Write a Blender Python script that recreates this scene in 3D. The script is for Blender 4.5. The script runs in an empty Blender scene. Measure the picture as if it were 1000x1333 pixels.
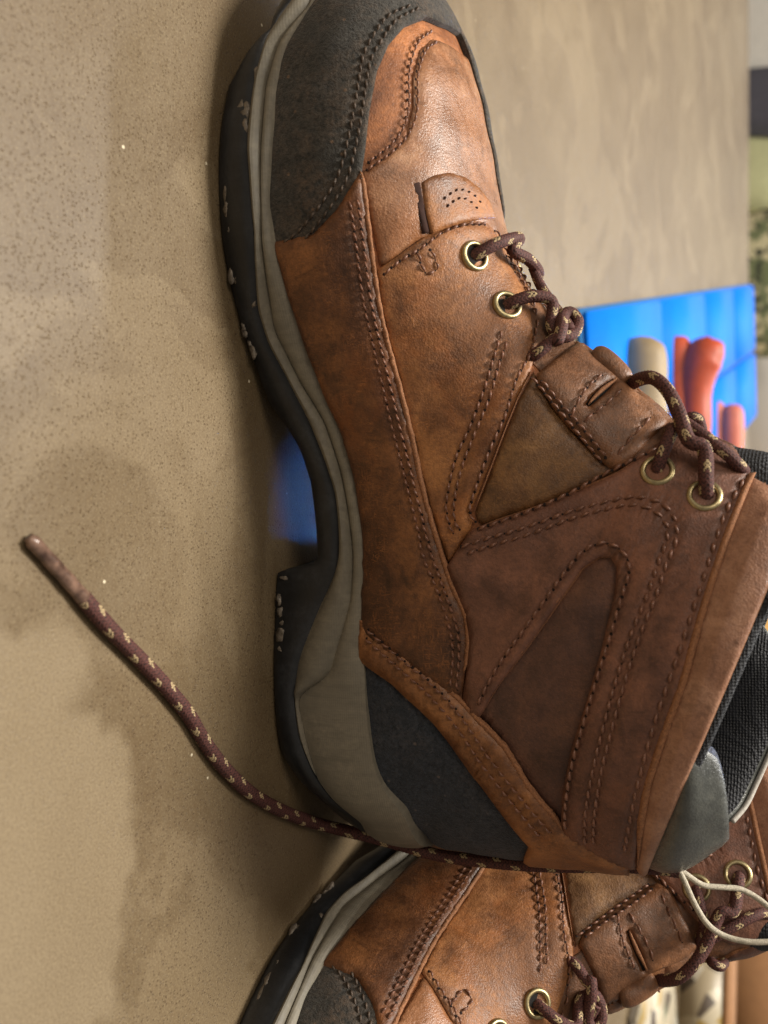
import bpy, bmesh, math, random
import numpy as np
from mathutils import Vector, Matrix, geometry
from mathutils.bvhtree import BVHTree

random.seed(7)
RNG = np.random.default_rng(7)
SC = bpy.context.scene
COL = SC.collection
R = math.radians

# ------------------------------------------------------------------ camera
F_PX, PITCH, CAM_H = 1250.0, R(27), 0.188          # focal length in px of a 1000x1333 frame
FW = np.array([0, math.cos(PITCH), -math.sin(PITCH)])
UP = np.array([0, math.sin(PITCH), math.cos(PITCH)])
XX = np.array([1.0, 0, 0])
CP = np.array([0, 0, CAM_H])
cam = bpy.data.cameras.new('camera')
co = bpy.data.objects.new('camera', cam)
COL.objects.link(co)
# the phone was held on its side: the right of the picture is up
m = Matrix((( 0, -1, 0), (UP[1], 0, -FW[1]), (UP[2], 0, -FW[2]))).to_4x4()
m.translation = Vector(CP)
co.matrix_world = m
cam.sensor_fit = 'VERTICAL'
cam.sensor_height = 36.0
cam.sensor_width = 27.0
cam.lens = 36.0 * F_PX / 1333.0
cam.clip_start = 0.01
cam.clip_end = 60
cam.dof.use_dof = True
cam.dof.focus_distance = 0.325
cam.dof.aperture_fstop = 11.0
SC.camera = co

# ------------------------------------------------------------------ light
SC.view_settings.view_transform = 'Standard'
SC.view_settings.look = 'None'
SC.view_settings.gamma = 1
SC.view_settings.exposure = 0.32
w = bpy.data.worlds.new('World')
SC.world = w
w.use_nodes = True
bg = w.node_tree.nodes['Background']
bg.inputs[0].default_value = (1.0, 0.90, 0.78, 1)
bg.inputs[1].default_value = 0.19


def area(name, loc, target, sx, sy, power, col, spread=180):
    l = bpy.data.lights.new(name, 'AREA')
    l.shape = 'RECTANGLE'
    l.size, l.size_y = sx, sy
    l.energy = power
    l.color = col
    l.spread = R(spread)
    o = bpy.data.objects.new(name, l)
    COL.objects.link(o)
    o.location = loc
    o.rotation_euler = (Vector(target) - Vector(loc)).to_track_quat('-Z', 'Y').to_euler()
    return o


area('ceiling_lamp', (-0.50, 0.72, 1.80), (-0.08, 0.40, 0), 0.6, 0.5, 52, (1.0, 0.94, 0.85))
area('room_lamp', (-0.9, -0.7, 1.3), (0, 0.35, 0.05), 0.7, 0.7, 7.0, (1.0, 0.86, 0.70))
area('blue_fill_lamp', (0.02, 2.3, 0.56), (-0.03, 0.33, 0.0), 0.16, 0.12, 0.26, (0.02, 0.30, 1.0), 40)  # added unseen blue lamp, standing in for window light under the arch
area('wall_fill_lamp', (-0.3, 2.95, 2.4), (-0.3, 3.75, 0.6), 2.4, 0.4, 112, (0.97, 0.98, 1.0))  # added unseen lamp, brightens the wall so the far counter turns grey

# ------------------------------------------------------------------ materials


class NT:
    def __init__(s, name):
        s.m = bpy.data.materials.new(name)
        s.m.use_nodes = True
        s.t = s.m.node_tree
        s.b = s.t.nodes['Principled BSDF']
        s.tc = s.t.nodes.new('ShaderNodeTexCoord')
        s.co = s.tc.outputs['Object']

    def n(s, typ, ins=None, **kw):
        nd = s.t.nodes.new(typ)
        for k, v in kw.items():
            setattr(nd, k, v)
        for k, v in (ins or {}).items():
            if hasattr(v, 'is_output') and v.is_output:
                s.t.links.new(v, nd.inputs[k])
            else:
                nd.inputs[k].default_value = v
        return nd

    def mapping(s, scale, rot=(0, 0, 0)):
        return s.n('ShaderNodeMapping', {'Vector': s.co, 'Scale': scale, 'Rotation': rot}).outputs[0]

    def noise(s, scale, detail=4, rough=0.6, dist=0.0, vec=None):
        return s.n('ShaderNodeTexNoise', {'Vector': vec or s.co, 'Scale': scale, 'Detail': detail,
                                          'Roughness': rough, 'Distortion': dist}).outputs['Fac']

    def voro(s, scale, feature='F1', out='Distance', vec=None, rand=1.0):
        return s.n('ShaderNodeTexVoronoi', {'Vector': vec or s.co, 'Scale': scale, 'Randomness': rand}, feature=feature).outputs[out]

    def ramp(s, fac, stops, interp='LINEAR'):
        nd = s.n('ShaderNodeValToRGB', {'Fac': fac})
        cr = nd.color_ramp
        cr.interpolation = interp
        while len(cr.elements) < len(stops):
            cr.elements.new(0.5)
        for e, (p, c) in zip(cr.elements, stops):
            e.position = p
            e.color = (c, c, c, 1) if isinstance(c, (int, float)) else (*c, 1)
        return nd.outputs[0]

    def mix(s, fac, a, b, mode='MIX'):
        nd = s.t.nodes.new('ShaderNodeMix')
        nd.data_type = 'RGBA'
        nd.blend_type = mode
        for idx, v in ((0, fac), (6, a), (7, b)):
            if hasattr(v, 'is_output'):
                s.t.links.new(v, nd.inputs[idx])
            elif idx == 0:
                nd.inputs[0].default_value = v
            else:
                nd.inputs[idx].default_value = (*v, 1)
        return nd.outputs[2]

    def math(s, op, a, b=0.0):
        return s.n('ShaderNodeMath', {0: a, 1: b}, operation=op).outputs[0]

    def bump(s, h, dist=0.0005, strength=1.0, normal=None):
        d = {'Height': h, 'Distance': dist, 'Strength': strength}
        if normal:
            d['Normal'] = normal
        return s.n('ShaderNodeBump', d).outputs[0]

    def done(s, col=None, rough=0.5, normal=None, **kw):
        def put(k, v):
            if hasattr(v, 'is_output'):
                s.t.links.new(v, s.b.inputs[k])
            elif isinstance(v, tuple) and len(v) == 3:
                s.b.inputs[k].default_value = (*v, 1)
            else:
                s.b.inputs[k].default_value = v
        if col is not None:
            put('Base Color', col)
        put('Roughness', rough)
        if normal:
            put('Normal', normal)
        for k, v in kw.items():
            put(k.replace('_', ' '), v)
        return s.m


def lin(r, g, b):
    f = lambda c: (c / 255 / 12.92) if c <= 10 else ((c / 255 + 0.055) / 1.055) ** 2.4
    return (f(r), f(g), f(b))


def leather(name, dark, midc, light, scuff=0.35, rough=0.52, seed=0.0, wax=0.05):
    t = NT(name)
    v0 = t.n('ShaderNodeMapping', {'Vector': t.co, 'Location': (seed, seed * .7, 0)}).outputs[0]
    big = t.noise(34, 5, 0.62, 0.7, v0)
    mid = t.noise(150, 5, 0.7, 0.4, v0)
    f = t.math('ADD', t.math('MULTIPLY', big, 0.68), t.math('MULTIPLY', mid, 0.32))
    col = t.ramp(f, [(0.37, dark), (0.5, midc), (0.63, light)])
    # pull-up patches where the oil has moved and the leather shows warmer
    warm = tuple(min(1, c * k) for c, k in zip(midc, (1.55, 1.25, .8)))
    col = t.mix(t.math('MULTIPLY', t.ramp(t.noise(24, 5, 0.68, 0.8, v0), [(0.52, 0.0), (0.68, 1.0)]), min(1, scuff * .75)), col, warm)
    # short scratches where the nap is scraped
    lc = tuple(min(1, c * k) for c, k in zip(light, (1.6, 1.5, 1.3)))
    s1 = t.noise(1.0, 3, 0.6, 2.2, t.mapping((900, 900, 150), (0.5, 0.9, 0.3)))
    s2 = t.noise(1.0, 3, 0.6, 2.2, t.mapping((140, 800, 800), (0.2, 0.5, 0.9)))
    s3 = t.noise(1.0, 3, 0.6, 2.2, t.mapping((800, 800, 110), (0.1, -0.7, 0.2)))
    sc = t.math('MAXIMUM', t.ramp(s1, [(0.565, 0.0), (0.66, 1.0)]), t.math('MAXIMUM', t.ramp(s2, [(0.565, 0.0), (0.66, 1.0)]), t.ramp(s3, [(0.565, 0.0), (0.66, 1.0)])))
    patch = t.ramp(t.noise(55, 4, 0.65, 0.5, v0), [(0.45, 0.0), (0.64, 1.0)])
    sc = t.math('MULTIPLY', t.math('MULTIPLY', sc, patch), min(1, scuff * .55))
    col = t.mix(sc, col, lc)
    # dark oily smears, fine grain and tiny pores
    col = t.mix(t.ramp(t.noise(70, 5, 0.7, 1.2, v0), [(0.53, 0.0), (0.74, 0.7)]), col, tuple(c * .5 for c in dark))
    fx = t.noise(800, 3, .65)
    col = t.mix(t.ramp(fx, [(.36, .3), (.5, 0.0)]), col, tuple(c * .6 for c in dark))
    col = t.mix(t.ramp(fx, [(.58, 0.0), (.74, .22)]), col, lc)
    pores = t.voro(1500)
    fine = t.noise(1700, 4, 0.7)
    wr = t.noise(260, 5, 0.7, 0.5)
    h = t.math('ADD', t.math('MULTIPLY', fine, 0.3), t.math('ADD', t.math('MULTIPLY', pores, 0.3), t.math('ADD', t.math('MULTIPLY', wr, 0.6), t.math('MULTIPLY', sc, .3))))
    nrm = t.bump(h, 0.0005, 0.65)
    rg = t.ramp(t.math('ADD', t.math('MULTIPLY', mid, 0.7), t.math('MULTIPLY', fx, 0.3)), [(0.35, rough - 0.16), (0.65, rough + 0.12)])
    return t.done(col, rg, nrm, Specular_IOR_Level=0.45, Coat_Weight=wax, Coat_Roughness=.38)


def suede(name, base, dust, dustamt=0.35):
    t = NT(name)
    f = t.noise(1100, 3, 0.8)
    g = t.noise(420, 4, 0.75)
    big = t.noise(70, 4, 0.65, 0.5)
    k = t.math('ADD', t.math('MULTIPLY', f, 0.6), t.math('MULTIPLY', g, 0.4))
    col = t.mix(t.ramp(k, [(0.38, 0.0), (0.64, 1.0)]), tuple(c * 0.42 for c in base), tuple(c * 1.7 for c in base))
    col = t.mix(t.ramp(big, [(0.4, 0.35), (0.6, 0.0)]), col, tuple(c * .5 for c in base))
    d = t.math('MULTIPLY', t.ramp(t.noise(45, 5, 0.7, 0.5), [(0.42, 0.0), (0.72, 1.0)]), t.ramp(g, [(0.38, 0.0), (0.68, 1.0)]))
    col = t.mix(t.math('MULTIPLY', d, dustamt), col, dust)
    sp = t.voro(260)
    sr = t.n('ShaderNodeSeparateColor', {0: t.voro(260, out='Color')}).outputs[0]
    col = t.mix(t.math('MULTIPLY', t.ramp(sp, [(0.08, 0.3), (0.2, 0.0)]), t.ramp(sr, [(0.8, 0.0), (0.84, 1.0)])), col, tuple(min(1, c * 1.6) for c in dust))
    return t.done(col, 0.88, t.bump(k, 0.0014, 0.9), Specular_IOR_Level=0.2,
                  Sheen_Weight=0.12, Sheen_Roughness=0.5)


def plain(name, col, rough=0.5, var=0.25, scale=400, bumpd=0.0002, **kw):
    t = NT(name)
    f = t.noise(scale, 4, 0.65)
    c = t.mix(t.ramp(f, [(0.3, 0.0), (0.7, 1.0)]), tuple(x * (1 - var) for x in col), tuple(min(1, x * (1 + var)) for x in col))
    return t.done(c, rough, t.bump(f, bumpd, 0.6), **kw)


M = {}
M['vamp'] = leather('vamp leather', lin(108, 63, 35), lin(147, 92, 54), lin(183, 118, 70), 0.5, 0.48, 0.0)
M['plug'] = leather('worn vamp leather', lin(116, 76, 48), lin(146, 100, 68), lin(172, 128, 94), 0.5, 0.36, 3.1, .3)
M['side'] = leather('side leather', lin(66, 40, 24), lin(96, 60, 36), lin(136, 88, 50), 0.95, 0.52, 5.2)
M['quarter'] = leather('quarter leather', lin(99, 62, 36), lin(134, 88, 53), lin(170, 116, 69), 0.8, 0.5, 1.3)
M['tri'] = leather('olive brown leather', lin(80, 54, 34), lin(108, 76, 48), lin(140, 102, 62), 0.6, 0.52, 2.2)
M['ankle'] = leather('dark ankle leather', lin(83, 54, 43), lin(109, 73, 58), lin(137, 92, 71), 0.4, 0.53, 7.7)
M['window'] = leather('inset leather', lin(64, 42, 35), lin(87, 59, 49), lin(112, 76, 59), 0.3, 0.55, 9.1)
M['strap'] = leather('heel strap leather', lin(101, 63, 38), lin(134, 88, 52), lin(164, 111, 67), 0.5, 0.5, 4.4)
M['collar'] = leather('collar leather', lin(124, 86, 66), lin(152, 110, 86), lin(176, 134, 108), 0.25, 0.46, 6.6)
M['loop'] = leather('loop leather', lin(88, 58, 38), lin(116, 78, 52), lin(146, 100, 66), 0.4, 0.5, 8.3)
M['raw'] = plain('raw leather edge', lin(146, 100, 68), 0.85, 0.45, 1500, 0.0004)
M['rawdark'] = plain('dark raw edge', lin(112, 66, 40), 0.85, 0.4, 1500, 0.0004)
M['thread'] = plain('waxed brown thread', lin(118, 80, 62), 0.42, 0.4, 900)
M['blackthread'] = plain('waxed black thread', lin(74, 60, 48), 0.6, 0.5, 900)
M['suede'] = suede('black nubuck', lin(66, 64, 60), lin(145, 112, 84), 0.38)
M['heelsuede'] = suede('blue black suede', lin(50, 55, 63), lin(126, 111, 101), 0.25)
t = NT('black spacer mesh lining')
vo = t.voro(1000, rand=0.25)
M['lining'] = t.done(t.mix(t.ramp(vo, [(0.25, 0.0), (0.6, 1.0)]), lin(9, 10, 13), lin(30, 32, 38)), .7, t.bump(vo, .0008, .8))
M['brass'] = plain('antique brass', lin(176, 162, 124), 0.42, 0.3, 700, 0.0001, Metallic=1.0)
M['slit'] = plain('dark slit leather', lin(52, 28, 20), .9)
M['needle'] = plain('needle hole', lin(34, 20, 15), .95)
M['hole'] = plain('dark eyelet hole', lin(16, 12, 10), 0.9)
M['edging'] = plain('pale edging', lin(176, 170, 160), 0.5, 0.2, 1200)
# ------------------------------------------------------------------ object helpers


def link(name, me, parent=None, mats=(), smooth=True):
    o = bpy.data.objects.new(name, me)
    COL.objects.link(o)
    for x in mats:
        me.materials.append(x)
    if smooth:
        me.polygons.foreach_set('use_smooth', [True] * len(me.polygons))
    if parent:
        o.parent = parent
    return o


def mesh(name, verts, faces):
    me = bpy.data.meshes.new(name)
    me.from_pydata([tuple(map(float, v)) for v in verts], [], [tuple(map(int, f)) for f in faces])
    me.update()
    return me


def tag(o, label=None, cat=None, group=None, kind=None):
    if label:
        o['label'] = label
    if cat:
        o['category'] = cat
    if group:
        o['group'] = group
    if kind:
        o['kind'] = kind
    return o


def empty(name, loc, rz, label, cat, group=None):
    o = bpy.data.objects.new(name, None)
    COL.objects.link(o)
    o.location = loc
    o.rotation_euler = (0, 0, rz)
    o.empty_display_size = 0.02
    return tag(o, label, cat, group)


def spline(ctrl, x):
    """Catmull-Rom through rows of ctrl at index positions x."""
    c = np.asarray(ctrl, float)
    if c.ndim == 1:
        c = c[:, None]
    n = len(c)
    p = np.vstack([2 * c[0] - c[1], c, 2 * c[-1] - c[-2]])
    x = np.asarray(x, float)
    i = np.clip(np.floor(x).astype(int), 0, n - 2)
    u = (x - i)[..., None]
    a, b, d, e = p[i], p[i + 1], p[i + 2], p[i + 3]
    return 0.5 * (2 * b + (d - a) * u + (2 * a - 5 * b + 4 * d - e) * u ** 2 + (3 * b - a - 3 * d + e) * u ** 3)


def smooth_poly(pts, step, closed=False, curve=True):
    """resample a polyline (optionally as a spline) at an even step."""
    p = np.asarray(pts, float)
    if closed:
        p = np.vstack([p, p[:1]])
    if curve and len(p) > 2:
        p = spline(p, np.linspace(0, len(p) - 1, (len(p) - 1) * 10 + 1))
    d = np.r_[0, np.cumsum(np.linalg.norm(np.diff(p, axis=0), axis=1))]
    n = max(2, int(round(d[-1] / step)) + 1)
    q = np.linspace(0, d[-1], n)
    r = np.stack([np.interp(q, d, p[:, k]) for k in range(p.shape[1])], 1)
    return r[:-1] if closed else r


# ------------------------------------------------------------------ the boot's own frame
YAW = R(6)
BO = np.array([-0.03, 0.313, 0.0])
AX = np.array([math.cos(YAW), math.sin(YAW), 0])
AY = np.array([-math.sin(YAW), math.cos(YAW), 0])


def ray(u, v):
    return FW + (u - 500) / F_PX * UP + (v - 666.5) / F_PX * XX


def to_local(p):
    d = np.asarray(p) - BO
    return np.array([d @ AX, d @ AY, d[2]])


CL = to_local(CP)


def ray_local(u, v):
    d = ray(u, v)
    return np.array([d @ AX, d @ AY, d[2]])


def on_plane(u, v, y):
    d = ray_local(u, v)
    return CL + d * ((y - CL[1]) / d[1])


def on_floor(u, v, z=0.0):
    d = ray(u, v)
    return CP + d * ((z - CP[2]) / d[2])


def project(P):
    P = np.asarray(P, float)
    w_ = BO + P[..., :1] * AX + P[..., 1:2] * AY + P[..., 2:3] * np.array([0, 0, 1.0]) - CP
    z = w_ @ FW
    return np.stack([500 + F_PX * (w_ @ UP) / z, 666.5 + F_PX * (w_ @ XX) / z], -1)


# upper: sections from the dorsal ridge T to the feather line / heel back line E
ST_T = np.array([(-.1565, .036), (-.1535, .047), (-.143, .0560), (-.1275, .0622), (-.1112, .0660), (-.0955, .0688), (-.0785, .0715),
                 (-.064, .0750), (-.0493, .0810), (-.0390, .0880), (-.0244, .1000), (-.0120, .1150), (.0000, .1280), (.0055, .137),
                 (.0095, .143), (.0125, .1475), (.0150, .151), (.0178, .1555), (.0208, .1605), (.0235, .1655), (.0262, .1702)])
ST_E = np.array([(-.1565, .036), (-.152, .0345), (-.140, .029), (-.122, .0225), (-.105, .0195), (-.088, .018), (-.070, .0167),
                 (-.052, .0195), (-.033, .0225), (-.017, .0258), (.008, .0335), (.040, .0358), (.080, .0335), (.115, .0345),
                 (.140, .039), (.1505, .0445), (.1515, .059), (.1512, .075), (.1488, .093), (.1478, .1075), (.1480, .1215)])
ST_EY = np.array([0, .017, .031, .0415, .046, .0485, .0492, .047, .042, .0375, .0335, .031, .034, .032, .018, 0, 0, 0, 0, 0, 0])
ST_W = np.array([.002, .0172, .0313, .0418, .0463, .0488, .0495, .0473, .0425, .0385, .0355, .0340, .0352, .0352, .0350, .0346, .0344, .0346, .0350, .0356, .0362])
ST_N = np.array([2.2, 2.3, 2.35, 2.35, 2.3, 2.2, 2.1, 2.0, 1.85, 1.75, 1.72, 1.75, 1.8, 1.85, 1.9, 1.95, 2, 2, 2, 2, 2])
ST_PHI = np.array([math.pi - math.asin(min(1, e / w_)) if i > 6 else math.pi / 2 + .12 for i, (e, w_) in enumerate(zip(ST_EY, ST_W))])
ST_PHI[:7] = [1.60, 1.62, 1.64, 1.66, 1.68, 1.69, 1.70]
ST_PHI[15:] = math.pi
NS = len(ST_T) - 1


def S(s, t):
    s = np.asarray(s, float)
    t = np.asarray(t, float)
    T = spline(ST_T, s)
    E = spline(ST_E, s)
    W = spline(ST_W, s)[..., 0]
    n = spline(ST_N, s)[..., 0]
    PH = np.minimum(spline(ST_PHI, s)[..., 0], math.pi)
    ph = np.abs(t) * PH
    sn, cs = np.sin(ph), np.cos(ph)
    e = 2.0 / n
    y = W * np.abs(sn) ** np.where(ph < math.pi / 2, e, 1.0 + (e - 1) * 0.0)
    Cc = np.where(cs >= 0, np.abs(cs) ** e, -np.abs(cs))
    CE = np.where(np.cos(PH) >= 0, np.abs(np.cos(PH)) ** e, -np.abs(np.cos(PH)))
    a = (1 - Cc) / np.maximum(1 - CE, 1e-6)
    xz = T + (E - T) * a[..., None]
    bow = np.clip((s - 12) / 8, 0, 1) * 0.001
    z = xz[..., 1] + bow * np.sin(np.clip(a, 0, 1) * math.pi)
    # hollow under the ankle bone, a softer waist
    y = y - np.exp(-((s - 11.5) / 2.2) ** 2) * np.exp(-((a - 0.55) / 0.22) ** 2) * 0.0022
    return np.stack([xz[..., 0], np.where(t < 0, 1, -1) * y, z], -1)


def frame(s, t):
    """point and outward normal"""
    s = np.asarray(s, float)
    t = np.asarray(t, float)
    e = 0.02
    p = S(s, t)
    ds = S(np.minimum(s + e, NS), t) - S(np.maximum(s - e, 0), t)
    tt = np.where(np.abs(t) < 0.012, 0.012, 0)
    dt = S(s, t + e * .5) - S(s, t - e * .5)
    nrm = np.cross(dt, ds)
    L = np.linalg.norm(nrm, axis=-1, keepdims=True)
    nrm = nrm / np.maximum(L, 1e-12)
    return p, nrm


GS, GT = 260, 90
_s = np.linspace(0.02, NS, GS)
_t = np.linspace(-0.7, 1.0, GT)
_SS, _TT = np.meshgrid(_s, _t, indexing='ij')
_GP = S(_SS, _TT)
_gf = [(i * GT + j, i * GT + j + 1, (i + 1) * GT + j + 1, (i + 1) * GT + j) for i in range(GS - 1) for j in range(GT - 1)]
BVH = BVHTree.FromPolygons([Vector(p) for p in _GP.reshape(-1, 3)], _gf)
_GPX = project(_GP).reshape(-1, 2)
_NRM = frame(_SS, _TT)[1].reshape(-1, 3)
_FACE = np.einsum('ij,ij->i', _NRM, _GP.reshape(-1, 3) - CL) < 0       # towards the lens
_gst = np.stack([_SS, _TT], -1).reshape(-1, 2)


def px_st(u, v):
    """photo pixel -> (s, t) on the upper"""
    d = ray_local(u, v)
    hit = BVH.ray_cast(Vector(CL), Vector(d))
    if hit[0] is None:
        k = np.argmin(((_GPX - (u, v)) ** 2).sum(1) + np.where(_FACE, 0, 400))
        return _gst[k]
    i, j = divmod(hit[2], GT - 1)
    p = np.array(hit[0])
    a, b, c = _GP[i, j], _GP[i, j + 1], _GP[i + 1, j]
    A = np.stack([c - a, b - a], 1)
    q = np.linalg.lstsq(A, p - a, rcond=None)[0]
    return np.array([_s[i] + np.clip(q[0], 0, 1) * (_s[1] - _s[0]), _t[j] + np.clip(q[1], 0, 1) * (_t[1] - _t[0])])


KS, KT = 0.0155, 0.085         # rough metres per unit of s and t


def st_poly(pts, step=0.0012, closed=False, curve=True):
    """pts: (u, v) photo pixels, or ('st', s, t). -> resampled (s,t) polyline"""
    runs = []
    for p in pts:
        k = p[0] == 'st'
        if not runs or runs[-1][0] != k:
            runs.append((k, []))
        runs[-1][1].append(p[1:] if k else p)
    arr = []
    for k, q in runs:
        if k:
            arr += [np.array(x, float) for x in q]
        else:
            d = smooth_poly(q, 3.0, False, curve) if len(q) > 1 else np.array(q, float)
            arr += [px_st(*x) for x in d]
    if closed and not runs[0][0] and not runs[-1][0]:
        a, b = np.array(runs[-1][1][-1], float), np.array(runs[0][1][0], float)
        n = int(np.linalg.norm(b - a) / 3)
        arr += [px_st(*(a + (b - a) * i / n)) for i in range(1, n)]
    a = np.array(arr) * (KS, KT)
    keep = np.r_[True, np.linalg.norm(np.diff(a, axis=0), axis=1) > 1e-5]
    return smooth_poly(a[keep], step, closed, False) / (KS, KT)


def inside(poly, q):
    x, y = q[:, 0], q[:, 1]
    c = np.zeros(len(q), bool)
    n = len(poly)
    for i in range(n):
        x1, y1 = poly[i]
        x2, y2 = poly[i - 1]
        k = ((y1 > y) != (y2 > y)) & (x < (x2 - x1) * (y - y1) / (y2 - y1 + 1e-15) + x1)
        c ^= k
    return c


def mind(P, Q):
    """distance from each P to the nearest Q"""
    r = np.empty(len(P))
    for i in range(0, len(P), 1500):
        r[i:i + 1500] = np.sqrt(((P[i:i + 1500, None] - Q[None]) ** 2).sum(-1).min(1))
    return r


GROOVE = []                     # dense 3-D samples of every stitch line


def panel(name, polys, lift, thick, mat, edge, parent, puff=0.0, pw=0.008, curve=True, grid=0.00125, both=True, holes=(), label=None, flat_st=None):
    """a leather piece with its own thickness lying on the upper.  polys: outline(s) of control points."""
    bd = [np.asarray(polys)] if isinstance(polys, np.ndarray) else [st_poly(polys, 0.0011, True, curve)]
    bd += [st_poly(h, 0.0009, True, curve) for h in holes]
    dom = [b * (KS, KT) for b in bd]
    lo, hi = dom[0].min(0), dom[0].max(0)
    gx, gy = np.arange(lo[0], hi[0], grid), np.arange(lo[1], hi[1], grid)
    g = np.stack(np.meshgrid(gx, gy, indexing='ij'), -1).reshape(-1, 2)
    g = g + RNG.uniform(-.2, .2, g.shape) * grid
    k = inside(dom[0], g)
    for h in dom[1:]:
        k &= ~inside(h, g)
    g = g[k]
    g = g[mind(g, np.vstack(dom)) > grid * 0.55]
    allp = np.vstack(dom + [g])
    edges, o = [], 0
    for b in dom:
        n = len(b)
        edges += [(o + i, o + (i + 1) % n) for i in range(n)]
        o += n
    r = geometry.delaunay_2d_cdt([Vector(p) for p in allp], edges, [], 0, 1e-9)
    V = np.array([tuple(v) for v in r[0]])
    tri = []
    cen = np.array([V[list(f)].mean(0) for f in r[2]])
    ok = inside(dom[0], cen)
    for h in dom[1:]:
        ok &= ~inside(h, cen)
    tri = [f for f, q in zip(r[2], ok) if q]
    st = V / (KS, KT)
    st[:, 0] = np.clip(st[:, 0], 0.02, NS)
    st[:, 1] = np.clip(st[:, 1], -1, 1)
    p, nrm = frame(st[:, 0], st[:, 1])
    ec = {}
    for f in tri:
        for a, b in ((f[0], f[1]), (f[1], f[2]), (f[2], f[0])):
            ec[(a, b)] = 1
    border = [(a, b) for (a, b) in ec if (b, a) not in ec]
    bidx = sorted({a for e in border for a in e})
    d = mind(p, p[bidx])
    off = lift + thick * (0.62 + 0.38 * np.sqrt(np.clip(d / 0.0013, 0, 1))) + puff * (1 - (1 - np.clip(d / pw, 0, 1)) ** 2)
    if GROOVE:
        G = np.vstack(GROOVE)
        gd = mind(p, G)
        off = off - 0.0006 * np.exp(-(gd / 0.0009) ** 2)
    # hand-cut irregularity
    off = off + 0.00022 * np.sin(p[:, 0] * 310 + p[:, 2] * 170) * np.sin(p[:, 2] * 260 - p[:, 0] * 90)
    q = p + nrm * off[:, None]
    rim = {a: i + len(q) for i, a in enumerate(bidx)}
    q2 = np.vstack([q, p[bidx] + nrm[bidx] * (lift - 0.0006)])
    # orientation: make the faces look outward
    f0 = tri[len(tri) // 2]
    nn = np.cross(q[f0[1]] - q[f0[0]], q[f0[2]] - q[f0[0]])
    fl = nn @ nrm[f0[0]] < 0
    faces = [tuple(reversed(f)) if fl else tuple(f) for f in tri]
    nt = len(faces)
    for a, b in border:
        faces.append((a, b, rim[b], rim[a]) if fl else (b, a, rim[a], rim[b]))
    mi = [0] * nt + [1] * (len(faces) - nt)
    ob = None
    for far in ((False, True) if both else (False,)):
        vv = q2 * (1, -1, 1) if far else q2
        ff_ = [tuple(reversed(f)) for f in faces] if far else faces
        me = mesh(name, vv, ff_)
        o_ = link(name, me, parent, (mat, edge))
        me.polygons.foreach_set('material_index', mi)
        me.polygons.foreach_set('use_smooth', [x == 0 for x in mi])
        ob = ob or o_
    if label:
        ob['label'] = label
    return ob


def stitches(name, rows, parent, mat, spacing=0.0036, rad=0.00055, lift=0.0018, both=True, fill=0.80):
    """thread stitches, each a small capsule sunk at both ends into the leather"""
    vs, fs = [], []
    for row in rows:
        st = st_poly(row, 0.0004)
        p, n = frame(st[:, 0], st[:, 1])
        d = np.r_[0, np.cumsum(np.linalg.norm(np.diff(p, axis=0), axis=1))]
        k = max(1, int(d[-1] / spacing))
        sp = d[-1] / k
        for i in range(k):
            a, b = i * sp, (i + fill) * sp
            q = np.linspace(a, b, 6)
            c = np.stack([np.interp(q, d, p[:, j]) for j in range(3)], 1)
            nn = np.stack([np.interp(q, d, n[:, j]) for j in range(3)], 1)
            tg = c[-1] - c[0]
            tg /= max(np.linalg.norm(tg), 1e-9)
            sd = np.cross(nn[2], tg)
            h = np.array([-.55, .05, .45, .5, .1, -.55]) * rad * 1.2
            lat = np.linspace(-.4, .4, 6) * rad * 1.3
            rr = np.array([.4, .8, 1.0, 1.0, .8, .35]) * rad * .92 * random.uniform(.88, 1.1)
            o = len(vs)
            for j in range(6):
                m_ = c[j] + nn[j] * (lift + .00025 + h[j]) + sd * lat[j]
                for g in range(6):
                    an = g * math.pi / 3
                    vs.append(m_ + (sd * math.cos(an) + nn[j] * math.sin(an)) * rr[j])
            for j in range(5):
                for g in range(6):
                    fs.append((o + j * 6 + g, o + j * 6 + (g + 1) % 6, o + (j + 1) * 6 + (g + 1) % 6, o + (j + 1) * 6 + g))
    hv, hf = [], []
    for row in rows:
        st = st_poly(row, 0.0004)
        p, n = frame(st[:, 0], st[:, 1])
        d = np.r_[0, np.cumsum(np.linalg.norm(np.diff(p, axis=0), axis=1))]
        k = max(1, int(d[-1] / spacing))
        sp = d[-1] / k
        for i in range(k + 1):
            q = min(max((i - (1 - fill) / 2) * sp, 0), d[-1])
            c = np.array([np.interp(q, d, p[:, j]) for j in range(3)])
            nn = np.array([np.interp(q, d, n[:, j]) for j in range(3)])
            a_ = np.cross(nn, (0.3, 0.9, 0.1))
            a_ /= np.linalg.norm(a_)
            b_ = np.cross(nn, a_)
            o = len(hv)
            hr = random.uniform(.00045, .00062)
            hv.append(c + nn * (lift - .0001))
            for g in range(7):
                an = g / 7 * 2 * math.pi
                hv.append(c + (a_ * math.cos(an) + b_ * math.sin(an)) * hr + nn * (lift - .00055))
            hf += [(o, o + 1 + g, o + 1 + (g + 1) % 7) for g in range(7)]
    tag(link('needle_hole', mesh('needle_hole', hv, hf), parent, (M['needle'],)), kind='stuff')
    if both:
        n0 = len(vs)
        vs = vs + [v * np.array([1, -1, 1]) for v in vs]
        fs = fs + [tuple(i + n0 for i in reversed(f)) for f in fs]
    return tag(link(name, mesh(name, vs, fs), parent, (mat,)), kind='stuff')


def offset_row(row, dpx):
    """a copy of a pixel row shifted sideways (to the left of its direction when positive)"""
    p = np.asarray(row, float)
    t = np.gradient(p, axis=0)
    t /= np.linalg.norm(t, axis=1, keepdims=True)
    return [tuple(x) for x in p + np.stack([t[:, 1], -t[:, 0]], 1) * dpx]


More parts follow.
